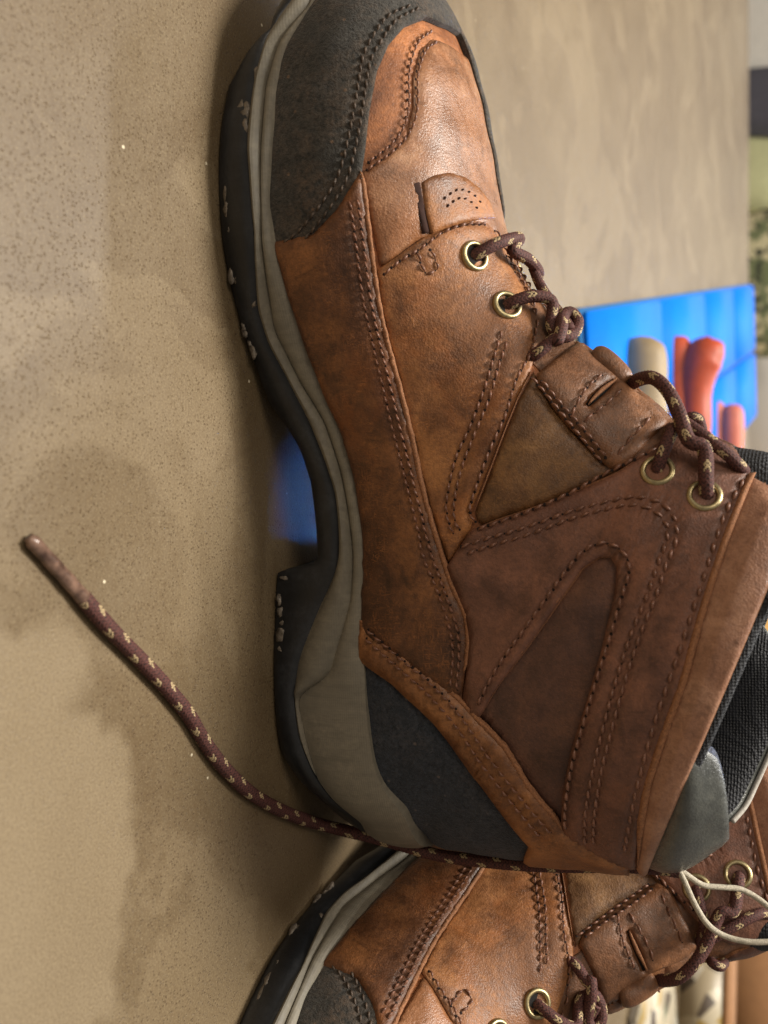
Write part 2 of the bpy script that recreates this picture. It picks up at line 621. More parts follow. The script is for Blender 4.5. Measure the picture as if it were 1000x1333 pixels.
def tube(name, pts, rad, parent, mats, step=0.00032, sides=36, taper=None, braid=True, cap=True, fleck=True):
    """a round cord; braided ones get a raised herringbone of twelve strand columns and paler flecks"""
    if not braid:
        step, sides = max(step, .0006), min(sides, 16)
    c = smooth_poly(pts, step)
    n = len(c)
    tg = np.gradient(c, axis=0)
    tg /= np.linalg.norm(tg, axis=1, keepdims=True)
    a = np.array([0, 0, 1.0]) if abs(tg[0][2]) < .9 else np.array([1.0, 0, 0])
    N = np.empty_like(c)
    for i in range(n):
        a = a - tg[i] * (a @ tg[i])
        a /= np.linalg.norm(a)
        N[i] = a
    B = np.cross(tg, N)
    L, TH = np.meshgrid(np.arange(n) * step, np.arange(sides) / sides, indexing='ij')
    pch = rad * .62

    def strand(l, th):
        x = th * 12
        col = np.floor(x + 1e-6).astype(int)
        fr = x - col
        return col, fr, l / pch + np.where(col % 2 == 0, fr, 1 - fr) * 1.1

    rr = np.full((n, sides), rad)
    if braid:
        col, fr, ph = strand(L, TH)
        rr = rad * (0.84 + 0.20 * np.abs(np.sin(ph * math.pi)) ** .7 * (0.55 + 0.45 * np.sin(np.clip(fr, 0, 1) * math.pi)))
        rr = rr * (1 + .03 * np.sin(L * 210) * np.sin(L * 73))
    if taper:
        rr = rr * np.array([taper(q) for q in np.linspace(0, 1, n)])[:, None]
    an = TH * 2 * math.pi
    V = c[:, None] + (N[:, None] * np.cos(an)[..., None] + B[:, None] * np.sin(an)[..., None]) * rr[..., None]
    ii, gg = np.meshgrid(np.arange(n - 1), np.arange(sides), indexing='ij')
    g2 = (gg + 1) % sides
    F = np.stack([ii * sides + gg, ii * sides + g2, (ii + 1) * sides + g2, (ii + 1) * sides + gg], -1).reshape(-1, 4)
    mi = np.zeros(len(F), int)
    if braid and fleck and len(mats) > 1:
        col, fr, ph = strand((ii + .5) * step, (gg + .5) / sides)
        k = np.floor(ph).astype(int) % 9
        on = ((k <= 1) & np.isin(col, (1, 2, 7, 8))) | (np.isin(k, (4, 5)) & np.isin(col, (4, 5, 10, 11)))
        mi = on.astype(int)
        if len(mats) > 2:
            mi = np.where((np.abs((ph % 1) - .5) > .36) | (np.abs(fr - .5) > .42), 2, mi)
        mi = mi.reshape(-1)
    fs = [tuple(f) for f in F]
    mi = list(mi)
    if cap:
        for e, rev in ((0, True), (n - 1, False)):
            f = [e * sides + g for g in range(sides)]
            fs.append(tuple(reversed(f)) if rev else tuple(f))
            mi.append(0)
    me = mesh(name, V.reshape(-1, 3), fs)
    o = link(name, me, parent, mats)
    me.polygons.foreach_set('material_index', [int(x) for x in mi])
    return o
# ------------------------------------------------------------------ counter top
def build_counter():
    t = NT('polished brown concrete')
    v = t.co
    big = t.noise(5.5, 4, 0.55, 0.7)
    mid = t.noise(28, 5, 0.65, 0.3)
    sand = t.noise(420, 4, 0.75)
    col = t.ramp(t.math('ADD', t.math('MULTIPLY', big, 0.74), t.math('MULTIPLY', mid, 0.26)),
                 [(0.36, lin(98, 83, 62)), (0.5, lin(111, 96, 73)), (0.64, lin(123, 108, 84))])
    col = t.mix(t.ramp(sand, [(0.36, 0.0), (0.66, 0.55)]), col, lin(98, 80, 56))
    pt = t.noise(9.0, 5, 0.6, 0.9)
    col = t.mix(t.ramp(pt, [(0.50, 0.0), (0.535, 0.32)]), col, lin(140, 124, 98))
    col = t.mix(t.ramp(t.noise(16, 5, .65, 1.2), [(0.56, 0.0), (0.62, 0.3)]), col, lin(86, 69, 47))
    # lighter patch with a clear scalloped rim
    e = t.n('ShaderNodeVectorMath', {0: v, 1: t.n('ShaderNodeCombineXYZ', {'X': 0.1, 'Y': 0.155, 'Z': 0.0}).outputs[0]}, operation='SUBTRACT').outputs[0]
    e = t.n('ShaderNodeVectorMath', {0: e, 1: (0.75, 1.0, 1.0)}, operation='MULTIPLY').outputs[0]
    ln = t.n('ShaderNodeVectorMath', {0: e}, operation='LENGTH').outputs['Value']
    wob = t.math('MULTIPLY', t.math('SUBTRACT', t.noise(42, 2, 0.5), 0.5), 0.055)
    bl = t.ramp(t.math('ADD', ln, wob), [(0.0, 1.0), (0.05, 0.95), (0.0595, 0.0)])
    col = t.mix(t.math('MULTIPLY', bl, 0.6), col, lin(148, 133, 108))
    # pits, dark sand grains and a few white ones
    pit = t.voro(900)
    pr = t.voro(900, out='Color')
    prs = t.n('ShaderNodeSeparateColor', {0: pr}).outputs[0]
    dens = t.ramp(t.noise(20, 4, 0.6), [(0.36, 0.55), (0.6, 1.0)])
    pm = t.math('MULTIPLY', t.math('MULTIPLY', t.ramp(t.math('ADD', pit, t.math('MULTIPLY', prs, .16)), [(0.22, 1.0), (0.36, 0.0)]), t.ramp(prs, [(0.86, 1.0), (0.9, 0.0)])), dens)
    pm = t.math('MULTIPLY', pm, t.math('SUBTRACT', 1.0, t.math('MULTIPLY', bl, 0.75)))
    col = t.mix(t.math('MULTIPLY', pm, 0.6), col, lin(70, 50, 32))
    g = t.voro(130)
    gr = t.n('ShaderNodeSeparateColor', {0: t.voro(130, out='Color')}).outputs[1]
    gm = t.math('MULTIPLY', t.ramp(g, [(0.045, 1.0), (0.085, 0.0)]), t.ramp(gr, [(0.86, 0.0), (0.88, 1.0)]))
    col = t.mix(gm, col, lin(226, 214, 186))
    grit = t.noise(1500, 2, .7)
    col = t.mix(t.ramp(grit, [(.38, .4), (.5, 0.0)]), col, lin(92, 74, 52))
    col = t.mix(t.ramp(grit, [(.54, 0.0), (.68, .3)]), col, lin(164, 146, 112))
    h = t.math('SUBTRACT', t.math('MULTIPLY', sand, 0.4), t.math('MULTIPLY', pm, 1.0))
    mat = t.done(col, t.ramp(mid, [(0.35, 0.36), (0.65, 0.46)]), t.bump(h, 0.0004, 0.6), Specular_IOR_Level=0.34)
    bm = bmesh.new()
    bmesh.ops.create_grid(bm, x_segments=8, y_segments=8, size=0.5)
    for q in bm.verts:
        q.co.x = q.co.x * 2.6
        q.co.y = 0.68 + q.co.y * 2.1
    r = bmesh.ops.extrude_face_region(bm, geom=bm.faces[:])
    for q in r['geom']:
        if isinstance(q, bmesh.types.BMVert):
            q.co.z -= 0.04
    bmesh.ops.recalc_face_normals(bm, faces=bm.faces[:])
    me = bpy.data.meshes.new('countertop')
    bm.to_mesh(me)
    bm.free()
    return tag(link('countertop', me, None, (mat,), False), kind='structure')


build_counter()

# ------------------------------------------------------------------ boot
boot = empty('hiking_boot', tuple(BO), YAW, 'brown lace-up boot seen side-on in front, nearly whole, heel beside the second boot', 'boot', 'pair of brown boots')

# ---- sole: rings of plan outline, heights from the traced side lines
PL0 = np.array([(-.160, 0), (-.1588, .011), (-.153, .024), (-.143, .034), (-.130, .042), (-.115, .0475), (-.0976, .0518), (-.085, .054), (-.067, .0546),
                (-.0525, .052), (-.0393, .0475), (-.018, .040), (0, .0365), (.02, .0345), (.047, .0345), (.062, .0365), (.08, .0395), (.1, .0400),
                (.115, .037), (.127, .029), (.135, .018), (.139, 0)])


def plan(kx, ky, back, toe=-.160):
    p = PL0.copy()
    k = p[:, 0] > .1
    p[k, 0] = .1 + (p[k, 0] - .1) * (back - .1) / .039
    k = p[:, 0] < -.1
    p[k, 0] = -.1 + (p[k, 0] + .1) * (toe + .1) / -.06
    p[:, 1] *= ky
    return p


NQ = 240


def ring(pl, pts, z0, z1):
    """near side curve with heights where each pixel ray meets the upright wall over the plan"""
    c = spline(np.stack([pl[:, 0], -pl[:, 1]], 1), np.linspace(0, len(pl) - 1, NQ))
    d = np.r_[0, np.cumsum(np.linalg.norm(np.diff(c, axis=0), axis=1))]
    qs, zs = [0], [z0]
    for u, v in pts:
        r_ = ray_local(u, v)
        best = None
        for i in range(NQ - 1):
            a, b = c[i], c[i + 1]
            A = np.array([[r_[0], -(b - a)[0]], [r_[1], -(b - a)[1]]])
            if abs(np.linalg.det(A)) < 1e-12:
                continue
            k, q = np.linalg.solve(A, a - CL[:2])
            if -1e-6 <= q <= 1 + 1e-6 and k > 0 and (best is None or k < best[0]):
                best = (k, d[i] + q * (d[i + 1] - d[i]))
        if best:
            qs.append(best[1])
            zs.append(CL[2] + best[0] * r_[2])
    qs.append(d[-1])
    zs.append(z1)
    o = np.argsort(qs)
    qs, zs = np.array(qs)[o], np.array(zs)[o]
    z = np.interp(d, qs, zs)
    k = np.array([1, 2, 3, 2, 1]) / 9
    zz = np.convolve(np.pad(z, 2, mode='edge'), k, 'valid')
    return np.column_stack([c, zz]), z


P0, P1, P2, P3 = plan(1, 1.0, .140), plan(1, 1.02, .1525, -.1608), plan(1, 1.0, .1535), plan(1, .955, .1545, -.1595)
r0, r0raw = ring(P0, [(350, 40), (320, 70), (297, 110), (285, 175), (282, 225), (285, 300), (295, 360), (310, 415), (340, 500), (350, 526), (360, 540), (374, 558), (390, 586), (404, 630),
                      (411, 690), (413, 732), (361, 743), (356, 785), (352, 866), (354, 938), (367, 983), (385, 1010), (404, 1028), (424, 1046)], 0.021, 0.010)
r0[:, 2] = np.maximum(r0raw, 0.0006)
r1, _ = ring(P1, [(381, 2), (347, 50), (330, 110), (322, 175), (324, 235), (329, 300), (332, 360), (336, 405), (348, 446), (378, 502), (402, 550), (422, 598), (436, 642), (441, 690), (440, 730), (433, 752),
                  (417, 787), (401, 825), (388, 861), (381, 911), (388, 960), (406, 1008), (432, 1044), (468, 1071)], 0.029, 0.0215)
r2, _ = ring(P2, [(400, 5), (360, 60), (345, 110), (338, 200), (338, 280), (344, 350), (356, 430), (390, 498), (422, 550), (443, 614), (452, 662), (459, 720), (455, 785), (442, 830), (428, 880), (405, 896), (386, 905)], 0.0315, 0.0222)
r3, _ = ring(P3, [(414, 3), (385, 50), (367, 110), (356, 200), (352, 270), (364, 340), (386, 410), (410, 470), (434, 526), (455, 578), (467, 630), (477, 682), (480, 750), (476, 807), (473, 852), (476, 929),
                  (485, 996), (499, 1032), (526, 1064)], 0.0365, 0.0445)
r1[:, 2] = np.maximum(r1[:, 2], r0[:, 2] + .003)
r2[:, 2] = np.maximum(np.minimum(r2[:, 2], r3[:, 2] - .002), r1[:, 2] + .0002)


def wall(name, lo, hi, mat, bulge=0.0, inset_top=0.004, inset_bot=0.004, k=7, parent=None):
    """closed band between two rings, mirrored round the boot, with top and bottom turned in"""
    rows = []
    fl = lambda a: np.vstack([a, a[-2:0:-1] * (1, -1, 1)])
    A, B = fl(lo), fl(hi)
    cen = np.column_stack([A[:, 0] * .985, A[:, 1] * 0, A[:, 2] * 0])
    out = np.column_stack([np.gradient(A[:, 1]), -np.gradient(A[:, 0]), A[:, 2] * 0])
    out = np.column_stack([A[:, 0] - np.clip(A[:, 0], -.105, .105), A[:, 1], A[:, 2] * 0])
    out /= np.maximum(np.linalg.norm(out, axis=1, keepdims=True), 1e-9)
    hs = np.clip((B[:, 2:3] - A[:, 2:3]) / .004, 0, 1)
    rows.append(A - out * inset_bot)
    for j in range(k + 1):
        q = j / k
        rows.append(A * (1 - q) + B * q + out * (bulge * math.sin(q * math.pi) * hs - 0.0006 * (abs(2 * q - 1) ** 8) - .0016 * (1 - hs)))
    rows.append(B - out * inset_top)
    n = len(A)
    v = np.vstack(rows)
    f = [(j * n + i, j * n + (i + 1) % n, (j + 1) * n + (i + 1) % n, (j + 1) * n + i) for j in range(len(rows) - 1) for i in range(n)]
    # floor of the band
    for base, rev in ((0, True), ((len(rows) - 1) * n, False)):
        for i in range(NQ - 1):
            a, b = base + i, base + i + 1
            c, d = base + (n - i) % n, base + (n - i - 1) % n
            q = [x for x in (a, b, d, c)]
            q = list(dict.fromkeys(q))
            if len(q) > 2:
                f.append(tuple(q if rev else reversed(q)))
    me = mesh(name, v, f)
    o = link(name, me, parent, (mat,))
    bm = bmesh.new()
    bm.from_mesh(me)
    bmesh.ops.recalc_face_normals(bm, faces=bm.faces[:])
    for e in bm.edges:
        if len(e.link_faces) == 2 and e.calc_face_angle(0) > R(40):
            e.smooth = False
    bm.to_mesh(me)
    bm.free()
    return o


def rubber(name, base, dust, rough, ribs=0.0, amt=.4):
    t = NT(name)
    f = t.noise(60, 5, 0.65, 0.4)
    g = t.noise(600, 3, 0.7)
    col = t.mix(t.math('MULTIPLY', t.ramp(f, [(0.4, 0.0), (0.72, 1.0)]), t.ramp(g, [(0.35, 0.2), (0.65, 1.0)])), base, dust)
    col = t.mix(amt, base, col)
    st_ = t.noise(1.0, 4, .65, .4, t.mapping((420, 420, 50)))
    col = t.mix(t.ramp(st_, [(.36, .26 if ribs else .10), (.5, 0.0)]), col, tuple(c * .55 for c in base))
    col = t.mix(t.ramp(st_, [(.54, 0.0), (.7, .16 if ribs else .06)]), col, tuple(min(1, c * 1.25) for c in dust))
    h = t.math('MULTIPLY', g, 0.35)
    if ribs:
        wv = t.n('ShaderNodeTexWave', {'Vector': t.co, 'Scale': 420.0, 'Distortion': 0.4}, bands_direction='Z').outputs['Fac']
        wx = t.n('ShaderNodeTexWave', {'Vector': t.co, 'Scale': 330.0, 'Distortion': 0.6}, bands_direction='X').outputs['Fac']
        h = t.math('ADD', h, t.math('MULTIPLY', t.math('ADD', wv, t.math('MULTIPLY', wx, .5)), ribs))
    return t.done(col, t.ramp(f, [(0.3, rough - .08), (0.7, rough + .1)]), t.bump(h, 0.0004, 0.6))


M['outsole'] = rubber('black rubber', lin(25, 27, 30), lin(78, 80, 84), 0.42, 0.0, .4)
M['midsole'] = rubber('grey foam', lin(112, 106, 93), lin(142, 134, 116), 0.6, .12, .8)
M['midsole2'] = rubber('grey brown foam', lin(104, 98, 85), lin(134, 126, 108), 0.6, .12, .8)
wall('outsole', r0, r1, M['outsole'], 0.0012, 0.006, 0.004, 7, boot)
wall('midsole', r2, r3, M['midsole'], 0.0012, 0.010, 0.004, 7, boot)
lo = r1.copy()
hi = r2.copy()
wall('midsole_wedge', r1 * (1, 1, 1), r2 * (1, 1, 1), M['midsole2'], 0.0022, 0.005, 0.004, 6, boot)

# pale nicks torn in the rubber edge
vs, fs = [], []
ico = bmesh.new()
bmesh.ops.create_icosphere(ico, subdivisions=2, radius=1)
icov = np.array([v.co[:] for v in ico.verts])
icof = [tuple(v.index for v in f.verts) for f in ico.faces]
ico.free()
for u, v, sx, sz in [(311, 150, .0022, .0035), (319, 150, .0014, .0022), (320, 166, .0012, .002), (296, 253, .0012, .003), (297, 268, .0009, .0012), (302, 357, .0012, .0026), (309, 362, .001, .0014),
                     (320, 432, .001, .002), (330, 452, .0011, .0034), (326, 446, .0008, .001), (368, 832, .002, .003), (366, 797, .0012, .0018), (369, 812, .0009, .0012), (371, 752, .0016, .0006), (330, 395, .001, .001),
                     (305, 180, .0008, .001), (300, 300, .0007, .0009), (296, 275, .0008, .0022), (312, 175, .0016, .0012), (306, 196, .0007, .0018), (322, 142, .001, .0016), (335, 100, .0008, .0022), (343, 80, .0009, .0016), (313, 372, .0008, .0012), (364, 782, .0008, .0016), (318, 424, .0008, .0012), (366, 845, .0011, .0011)]:
    # meet the outsole wall
    r_ = ray_local(u, v)
    best = None
    for i in range(NQ - 1):
        a, b = (r0[i] + r1[i])[:2] / 2, (r0[i + 1] + r1[i + 1])[:2] / 2
        A = np.array([[r_[0], -(b - a)[0]], [r_[1], -(b - a)[1]]])
        k, q = np.linalg.solve(A, a - CL[:2])
        if 0 <= q <= 1 and k > 0 and (best is None or k < best):
            best = k
    if best is None:
        continue
    p = CL + r_ * best
    o = len(vs)
    J = 1 + 0.35 * RNG.standard_normal(len(icov))[:, None] * .6
    for q in icov * J * (sz * 1.25, .0007, sx * 1.3):
        vs.append(p + q + np.array([0, -.0002, 0]))
    fs += [tuple(i + o for i in f) for f in icof]
tag(link('scuff_nick', mesh('scuff_nick', vs, fs), boot, (plain('torn pale rubber', lin(112, 103, 92), 0.42, .6, 700),)), kind='stuff')

# ---- upper body under the panels
vs_s = np.linspace(0.02, NS, 150)
vs_t = np.linspace(-1, 1, 121)
ss, tt = np.meshgrid(vs_s, vs_t, indexing='ij')
pp = S(ss, tt).reshape(-1, 3)
n2 = len(vs_t)
ff = [(i * n2 + j, i * n2 + j + 1, (i + 1) * n2 + j + 1, (i + 1) * n2 + j) for i in range(len(vs_s) - 1) for j in range(n2 - 1)]
ff = [tuple(reversed(f)) for f in ff]
link('upper', mesh('upper', pp, ff), boot, (M['vamp'],))

# lining: inside skin from the collar rim downwards, and the rolled rim itself
ls = np.linspace(NS, 12.5, 40)
lt = np.linspace(-1, 1, 121)
ss, tt = np.meshgrid(ls, lt, indexing='ij')
p_, n_ = frame(ss, tt)
dep = (NS - ss)[..., None]
inn = p_ - n_ * (0.0045 + 0.0025 * np.clip(dep / 1.5, 0, 1) * np.exp(-dep / 3))
rim = [frame(np.full_like(lt, NS), lt)]
rows = []
for k in range(7):
    an = k / 6 * math.pi
    pc, nc = rim[0]
    rows.append(pc + nc * (-0.0022 + 0.0022 * math.cos(an)) + np.array([0, 0, 1.0]) * 0.0022 * math.sin(an))
allr = np.vstack([np.array(rows).reshape(-1, 3), inn.reshape(-1, 3)])
nr = len(allr) // 121
ff = [(i * 121 + j, i * 121 + j + 1, (i + 1) * 121 + j + 1, (i + 1) * 121 + j) for i in range(nr - 1) for j in range(120)]
link('lining', mesh('lining', allr, [tuple(reversed(f)) for f in ff]), boot, (M['lining'],))
# ---- traced lines of the side that faces the lens (photo pixels)
RIDGE = [(470, 225), (475, 270), (482, 325), (490, 380), (500, 430), (522, 510), (538, 574), (554, 646), (570, 702), (588, 758), (606, 798), (611, 830), (608, 875), (603, 910)]
STRAP_UP = [(475, 805), (507, 834), (543, 861), (579, 888), (601, 909), (628, 936), (660, 969), (691, 1019), (736, 1072), (778, 1096), (820, 1116)]
STRAP_LO = [(473, 857), (516, 888), (570, 938), (615, 996), (660, 1055), (691, 1092)]
COLLAR_LO = [(973, 627), (946, 703), (919, 789), (892, 888), (865, 960), (847, 1014), (838, 1060), (829, 1120)]
PLUG = [(472, 225), (500, 205), (528, 180), (537, 140), (537, 100), (546, 66), (562, 52)]
CAPEDGE = [(365, 345), (400, 320), (425, 295), (450, 270), (470, 235), (475, 200), (480, 150), (490, 95), (505, 60), (525, 37), (550, 27)]
rowA = [(457, 265), (465, 320), (475, 390), (490, 455), (498, 486), (514, 550), (530, 610), (546, 674), (556, 722), (577, 776), (590, 816), (595, 852), (592, 893)]
rowB = [(466, 262), (474, 320), (484, 390), (498, 452), (507, 486), (523, 550), (539, 612), (554, 672), (566, 720), (585, 774), (599, 814), (603, 852), (600, 896)]
cap1 = [(530, 14), (503, 28), (485, 52), (472, 80), (465, 125), (456, 175), (445, 222), (428, 257), (395, 300), (372, 318)]
cap2 = [(540, 17), (512, 34), (495, 58), (481, 86), (474, 130), (466, 180), (455, 228), (436, 266), (404, 308), (380, 326)]
plug1 = [(480, 212), (507, 190), (524, 166), (530, 138), (530, 96), (541, 58), (560, 42)]
plug2 = [(478, 222), (512, 197), (533, 170), (541, 138), (541, 100), (551, 68), (566, 56)]
eyetop = [(500, 357), (520, 340), (545, 325), (572, 305), (600, 295), (628, 294)]
eyebox = [(542, 330), (552, 356), (567, 350), (558, 325)]
eyefront = [(640, 303), (660, 345), (686, 392), (694, 415)]
vA = [(651, 434), (642, 466), (631, 506), (613, 556), (595, 596), (584, 646), (584, 673), (592, 695)]
vB = [(658, 448), (649, 475), (637, 520), (618, 568), (604, 605), (594, 646), (593, 673), (600, 690)]
triL = [(696, 421), (689, 461), (671, 497), (658, 542), (640, 583), (622, 632), (613, 664), (621, 680)]
lp1 = [(690, 497), (721, 533), (748, 565), (782, 605)]
lp2 = [(703, 502), (730, 533), (757, 562), (788, 600)]
sl1 = [(741, 545), (757, 515), (780, 496)]
sl2 = [(758, 552), (788, 529), (804, 514)]
sl3 = [(802, 596), (820, 574), (843, 550)]
ank1 = [(626, 687), (685, 667), (739, 645), (784, 622), (829, 602), (856, 592)]
ank2 = [(604, 710), (640, 699), (685, 687), (739, 669), (788, 658), (829, 654), (860, 661), (878, 680), (882, 705), (869, 739), (856, 780), (838, 825), (820, 879), (802, 942), (788, 996), (779, 1048), (776, 1086)]
ank3 = [(612, 719), (646, 708), (690, 696), (742, 678), (788, 668), (826, 664), (851, 670), (867, 686), (870, 706), (858, 739), (845, 778), (827, 822), (809, 876), (791, 940), (777, 994), (767, 1046), (765, 1086)]
wink = [(628, 912), (653, 868), (685, 825), (716, 783), (743, 746), (766, 720), (793, 711), (814, 722), (821, 744), (812, 780), (799, 825), (781, 883), (763, 942), (749, 991), (741, 1036), (739, 1068)]
colr = [(964, 634), (946, 667), (935, 699), (912, 775), (882, 865), (858, 933), (837, 1005), (825, 1054), (816, 1098)]
hs1 = [(488, 818), (534, 858), (570, 888), (606, 926), (642, 976), (682, 1026), (722, 1072)]
hs2 = [(486, 829), (527, 866), (562, 897), (598, 936), (634, 986), (674, 1036), (708, 1076)]
for r_ in (rowA, rowB, cap1, cap2, plug1, plug2, eyetop, eyebox, eyefront, vA, vB, triL, lp1, lp2, sl1, sl2, sl3, ank1, ank2, ank3, wink, colr, hs1, hs2):
    q = st_poly(r_, 0.0006)
    g_ = frame(q[:, 0], q[:, 1])[0]
    GROOVE.append(g_)

# ---- leather pieces, lowest first
st_cap = [px_st(*p) for p in CAPEDGE]
far = [(st_cap[-1][0], st_cap[-1][1] - .12), (2.6, -.09), (3.4, -.11), (4.4, -.12), (5.4, -.14), (6.2, -.2), (6.8, -.5), (6.9, -.75), (6.9, -1)]
capst = [(.03, 1), (1, 1), (2, 1), (3, 1), (4, 1), (5, 1), (st_cap[0][0], 1)]
cap_poly = [('st', a, b) for a, b in capst] + [('st', a, b) for a, b in st_cap[1:]] + [('st', a, b) for a, b in far] + [('st', 5, -1), ('st', 4, -1), ('st', 3, -1), ('st', 2, -1), ('st', 1, -1), ('st', .03, -1), ('st', .03, 0)]

plug_st = [px_st(*p) for p in PLUG]
pl_poly = [('st', a, b) for a, b in plug_st] + [('st', plug_st[-1][0] - .05, -.02), ('st', 3.0, -.14), ('st', 4.5, -.2), ('st', 5.8, -.23), ('st', 7.2, -.3), ('st', 8.2, -.3), ('st', 8.2, 0), (612, 300), (548, 312), (500, 345), (492, 330), (480, 270)]
panel('vamp_plug', pl_poly, 0.0000, 0.0009, M['plug'], M['rawdark'], boot, 0.0007, 0.010, both=False)
panel('toe_cap', cap_poly, 0.0008, 0.0018, M['suede'], M['suede'], boot, both=False, curve=False)

# eyestay quarter with the two lower eyelets
panel('eyestay', [(490, 352), (520, 332), (550, 310), (580, 296), (605, 288), (628, 286), (645, 300), (662, 340), (690, 388), (703, 420), (697, 455), (690, 485), (672, 520), (655, 560), (640, 600), (624, 640), (612, 668), (617, 681), (597, 715),
                  (584, 735), (560, 660), (540, 580), (520, 500), (505, 440), (494, 385)], 0.0004, 0.0010, M['quarter'], M['raw'], boot, 0.0004, 0.012, curve=False)
# olive triangle set lower
panel('side_inset', [(694, 485), (676, 520), (660, 560), (645, 600), (630, 640), (618, 668), (626, 684), (690, 664), (740, 642), (790, 620), (815, 608), (785, 600), (748, 565), (718, 530)], 0.0002, 0.0008, M['tri'], M['raw'], boot, 0.0006, 0.01, curve=False)
# lace loop piece with its torn slot
LOOP = [(698, 490), (712, 478), (728, 466), (748, 452), (772, 474), (800, 500), (826, 520), (850, 540), (866, 556), (840, 580), (815, 610), (795, 612), (772, 592), (745, 560), (718, 528), (700, 503)]
panel('lace_loop', LOOP, 0.0014, 0.0016, M['loop'], M['raw'], boot, 0.0005, 0.006, curve=False,
      holes=[[(760, 530), (768, 519), (780, 508), (793, 499), (797, 503), (788, 514), (775, 525), (764, 534)]])
# inset under the ankle piece window
panel('ankle_inset', [(600, 905), (660, 845), (720, 765), (775, 710), (815, 710), (828, 745), (800, 860), (765, 980), (748, 1090), (700, 1050), (650, 970)], 0.0002, 0.0008, M['window'], M['rawdark'], boot, 0.0006, 0.012, curve=False)
# side piece along the sole, cut edge standing up along the ridge line
panel('side_panel', [('st', st_cap[0][0] - .35, 1), ('st', 7, 1), ('st', 8, 1), ('st', 9, 1), ('st', 10, 1), ('st', 11, 1), ('st', 12, 1), (470, 830), (560, 895), (603, 915)] + RIDGE[::-1][1:] + [(455, 250), (440, 275), (410, 306)],
      0.0010, 0.0024, M['side'], M['raw'], boot, 0.0005, 0.01, curve=False)
# ankle piece with a pointed window
WIN = [(624, 936), (653, 890), (690, 843), (730, 787), (761, 742), (784, 727), (797, 727), (805, 740), (801, 780), (784, 852), (766, 915), (748, 969), (735, 1028), (732, 1072)]
panel('ankle_panel', [(584, 737), (597, 716), (617, 688), (644, 677), (698, 659), (748, 641), (802, 618), (829, 600), (856, 584), (885, 572), (915, 577), (945, 592), (962, 606), (972, 622)] + COLLAR_LO[1:-1] + [(834, 1095), (829, 1122), (800, 1112), (765, 1096), (736, 1080)]
      + WIN[::-1] + [(612, 925), (606, 905), (612, 872), (615, 832), (608, 795), (592, 757)], 0.0014, 0.0022, M['ankle'], M['raw'], boot, 0.0008, 0.012, curve=False)
# collar band, padded
panel('collar_band', COLLAR_LO + [('st', NS, 1), ('st', NS, .9), ('st', NS, .75), ('st', NS, .6), ('st', NS, .45), ('st', NS, .3), ('st', NS, .17), ('st', NS, .09), ('st', 19, .085), ('st', 18, .083)], 0.0012, 0.0016, M['collar'], M['raw'], boot, 0.0022, 0.011, curve=False)
# back of the heel
he = [px_st(*p) for p in STRAP_LO]
hu = [px_st(*p) for p in STRAP_UP]
panel('heel_counter', [('st', 12.0, 1), ('st', 12.6, 1), ('st', 13.2, 1), ('st', 13.8, 1), ('st', 14.4, 1), ('st', 15, 1), ('st', 16, 1), ('st', 17, 1), ('st', 17.6, 1)] + [(700, 1085), (691, 1080), (660, 1042), (615, 985), (570, 928), (516, 878), (476, 848)],
      0.0004, 0.0012, M['heelsuede'], M['heelsuede'], boot, 0.0010, 0.012, curve=False)
panel('heel_strap', STRAP_UP + [('st', 19.6, 1), ('st', 19, 1), ('st', 18.2, 1), ('st', 17.6, 1), ('st', 17.2, 1)] + STRAP_LO[::-1], 0.0022, 0.0018, M['strap'], M['raw'], boot, 0.0006, 0.006, curve=False)
# little vamp tab with its dark slit
panel('vamp_tab', [(546, 240), (560, 231), (580, 227), (600, 233), (618, 247), (632, 266), (640, 287), (622, 288), (600, 292), (576, 300), (558, 306), (552, 280)], 0.0012, 0.0010, M['quarter'], M['raw'], boot, 0.0002, 0.006, curve=False, both=False)
panel('tab_slit', [(535, 240), (545, 236), (551, 270), (558, 304), (548, 306), (541, 275)], 0.0013, 0.0004, M['slit'], M['slit'], boot, curve=False, both=False)
panel('slot_backing', [(756, 536), (768, 514), (796, 494), (802, 502), (778, 530)], 0.0012, 0.0008, M['hole'], M['hole'], boot, curve=False, both=False)
panel('collar_piping', [(u + 5, v) for u, v in COLLAR_LO[:-1]] + [(833, 1116)] + [(u - 5, v) for u, v in COLLAR_LO[::-1]][1:], 0.0024, 0.0020, M['raw'], M['raw'], boot, curve=False)

# pale cut edges of the leather where a piece stands above its neighbour


def raw_edge(row, w_, lift, both=True, th=.0009):
    d = np.array(smooth_poly(row, 4.0, False, True))
    jag = w_ * (1 + .14 * np.sin(np.arange(len(d)) * 1.1) * np.sin(np.arange(len(d)) * .37 + 1)) * np.clip(np.minimum(np.arange(len(d)), np.arange(len(d))[::-1]) / 4, .15, 1)
    t_ = np.gradient(d, axis=0)
    t_ /= np.linalg.norm(t_, axis=1, keepdims=True)
    nn = np.stack([t_[:, 1], -t_[:, 0]], 1)
    a = d - nn * 1.2
    b = d + nn * jag[:, None]
    panel('raw_edge', [tuple(x) for x in a] + [tuple(x) for x in b[::-1]], lift, th, M['raw'], M['raw'], boot, curve=False, grid=.0009, both=both)


raw_edge(RIDGE[:-1], 4.5, .0022)
raw_edge([(624, 936), (653, 890), (690, 843), (730, 787), (761, 742), (780, 729)][::-1], -5.0, .0024)
raw_edge(STRAP_UP[:-2], 4.5, .0028)
raw_edge([(692, 486), (676, 520), (660, 560), (645, 600), (630, 640), (619, 666)], -2.4, .0010)
raw_edge([(617, 690), (644, 676), (698, 658), (748, 640), (802, 617), (829, 599)], -2.2, .0026)
raw_edge([(762, 531), (778, 517), (797, 502)], 3.5, .0030, False)

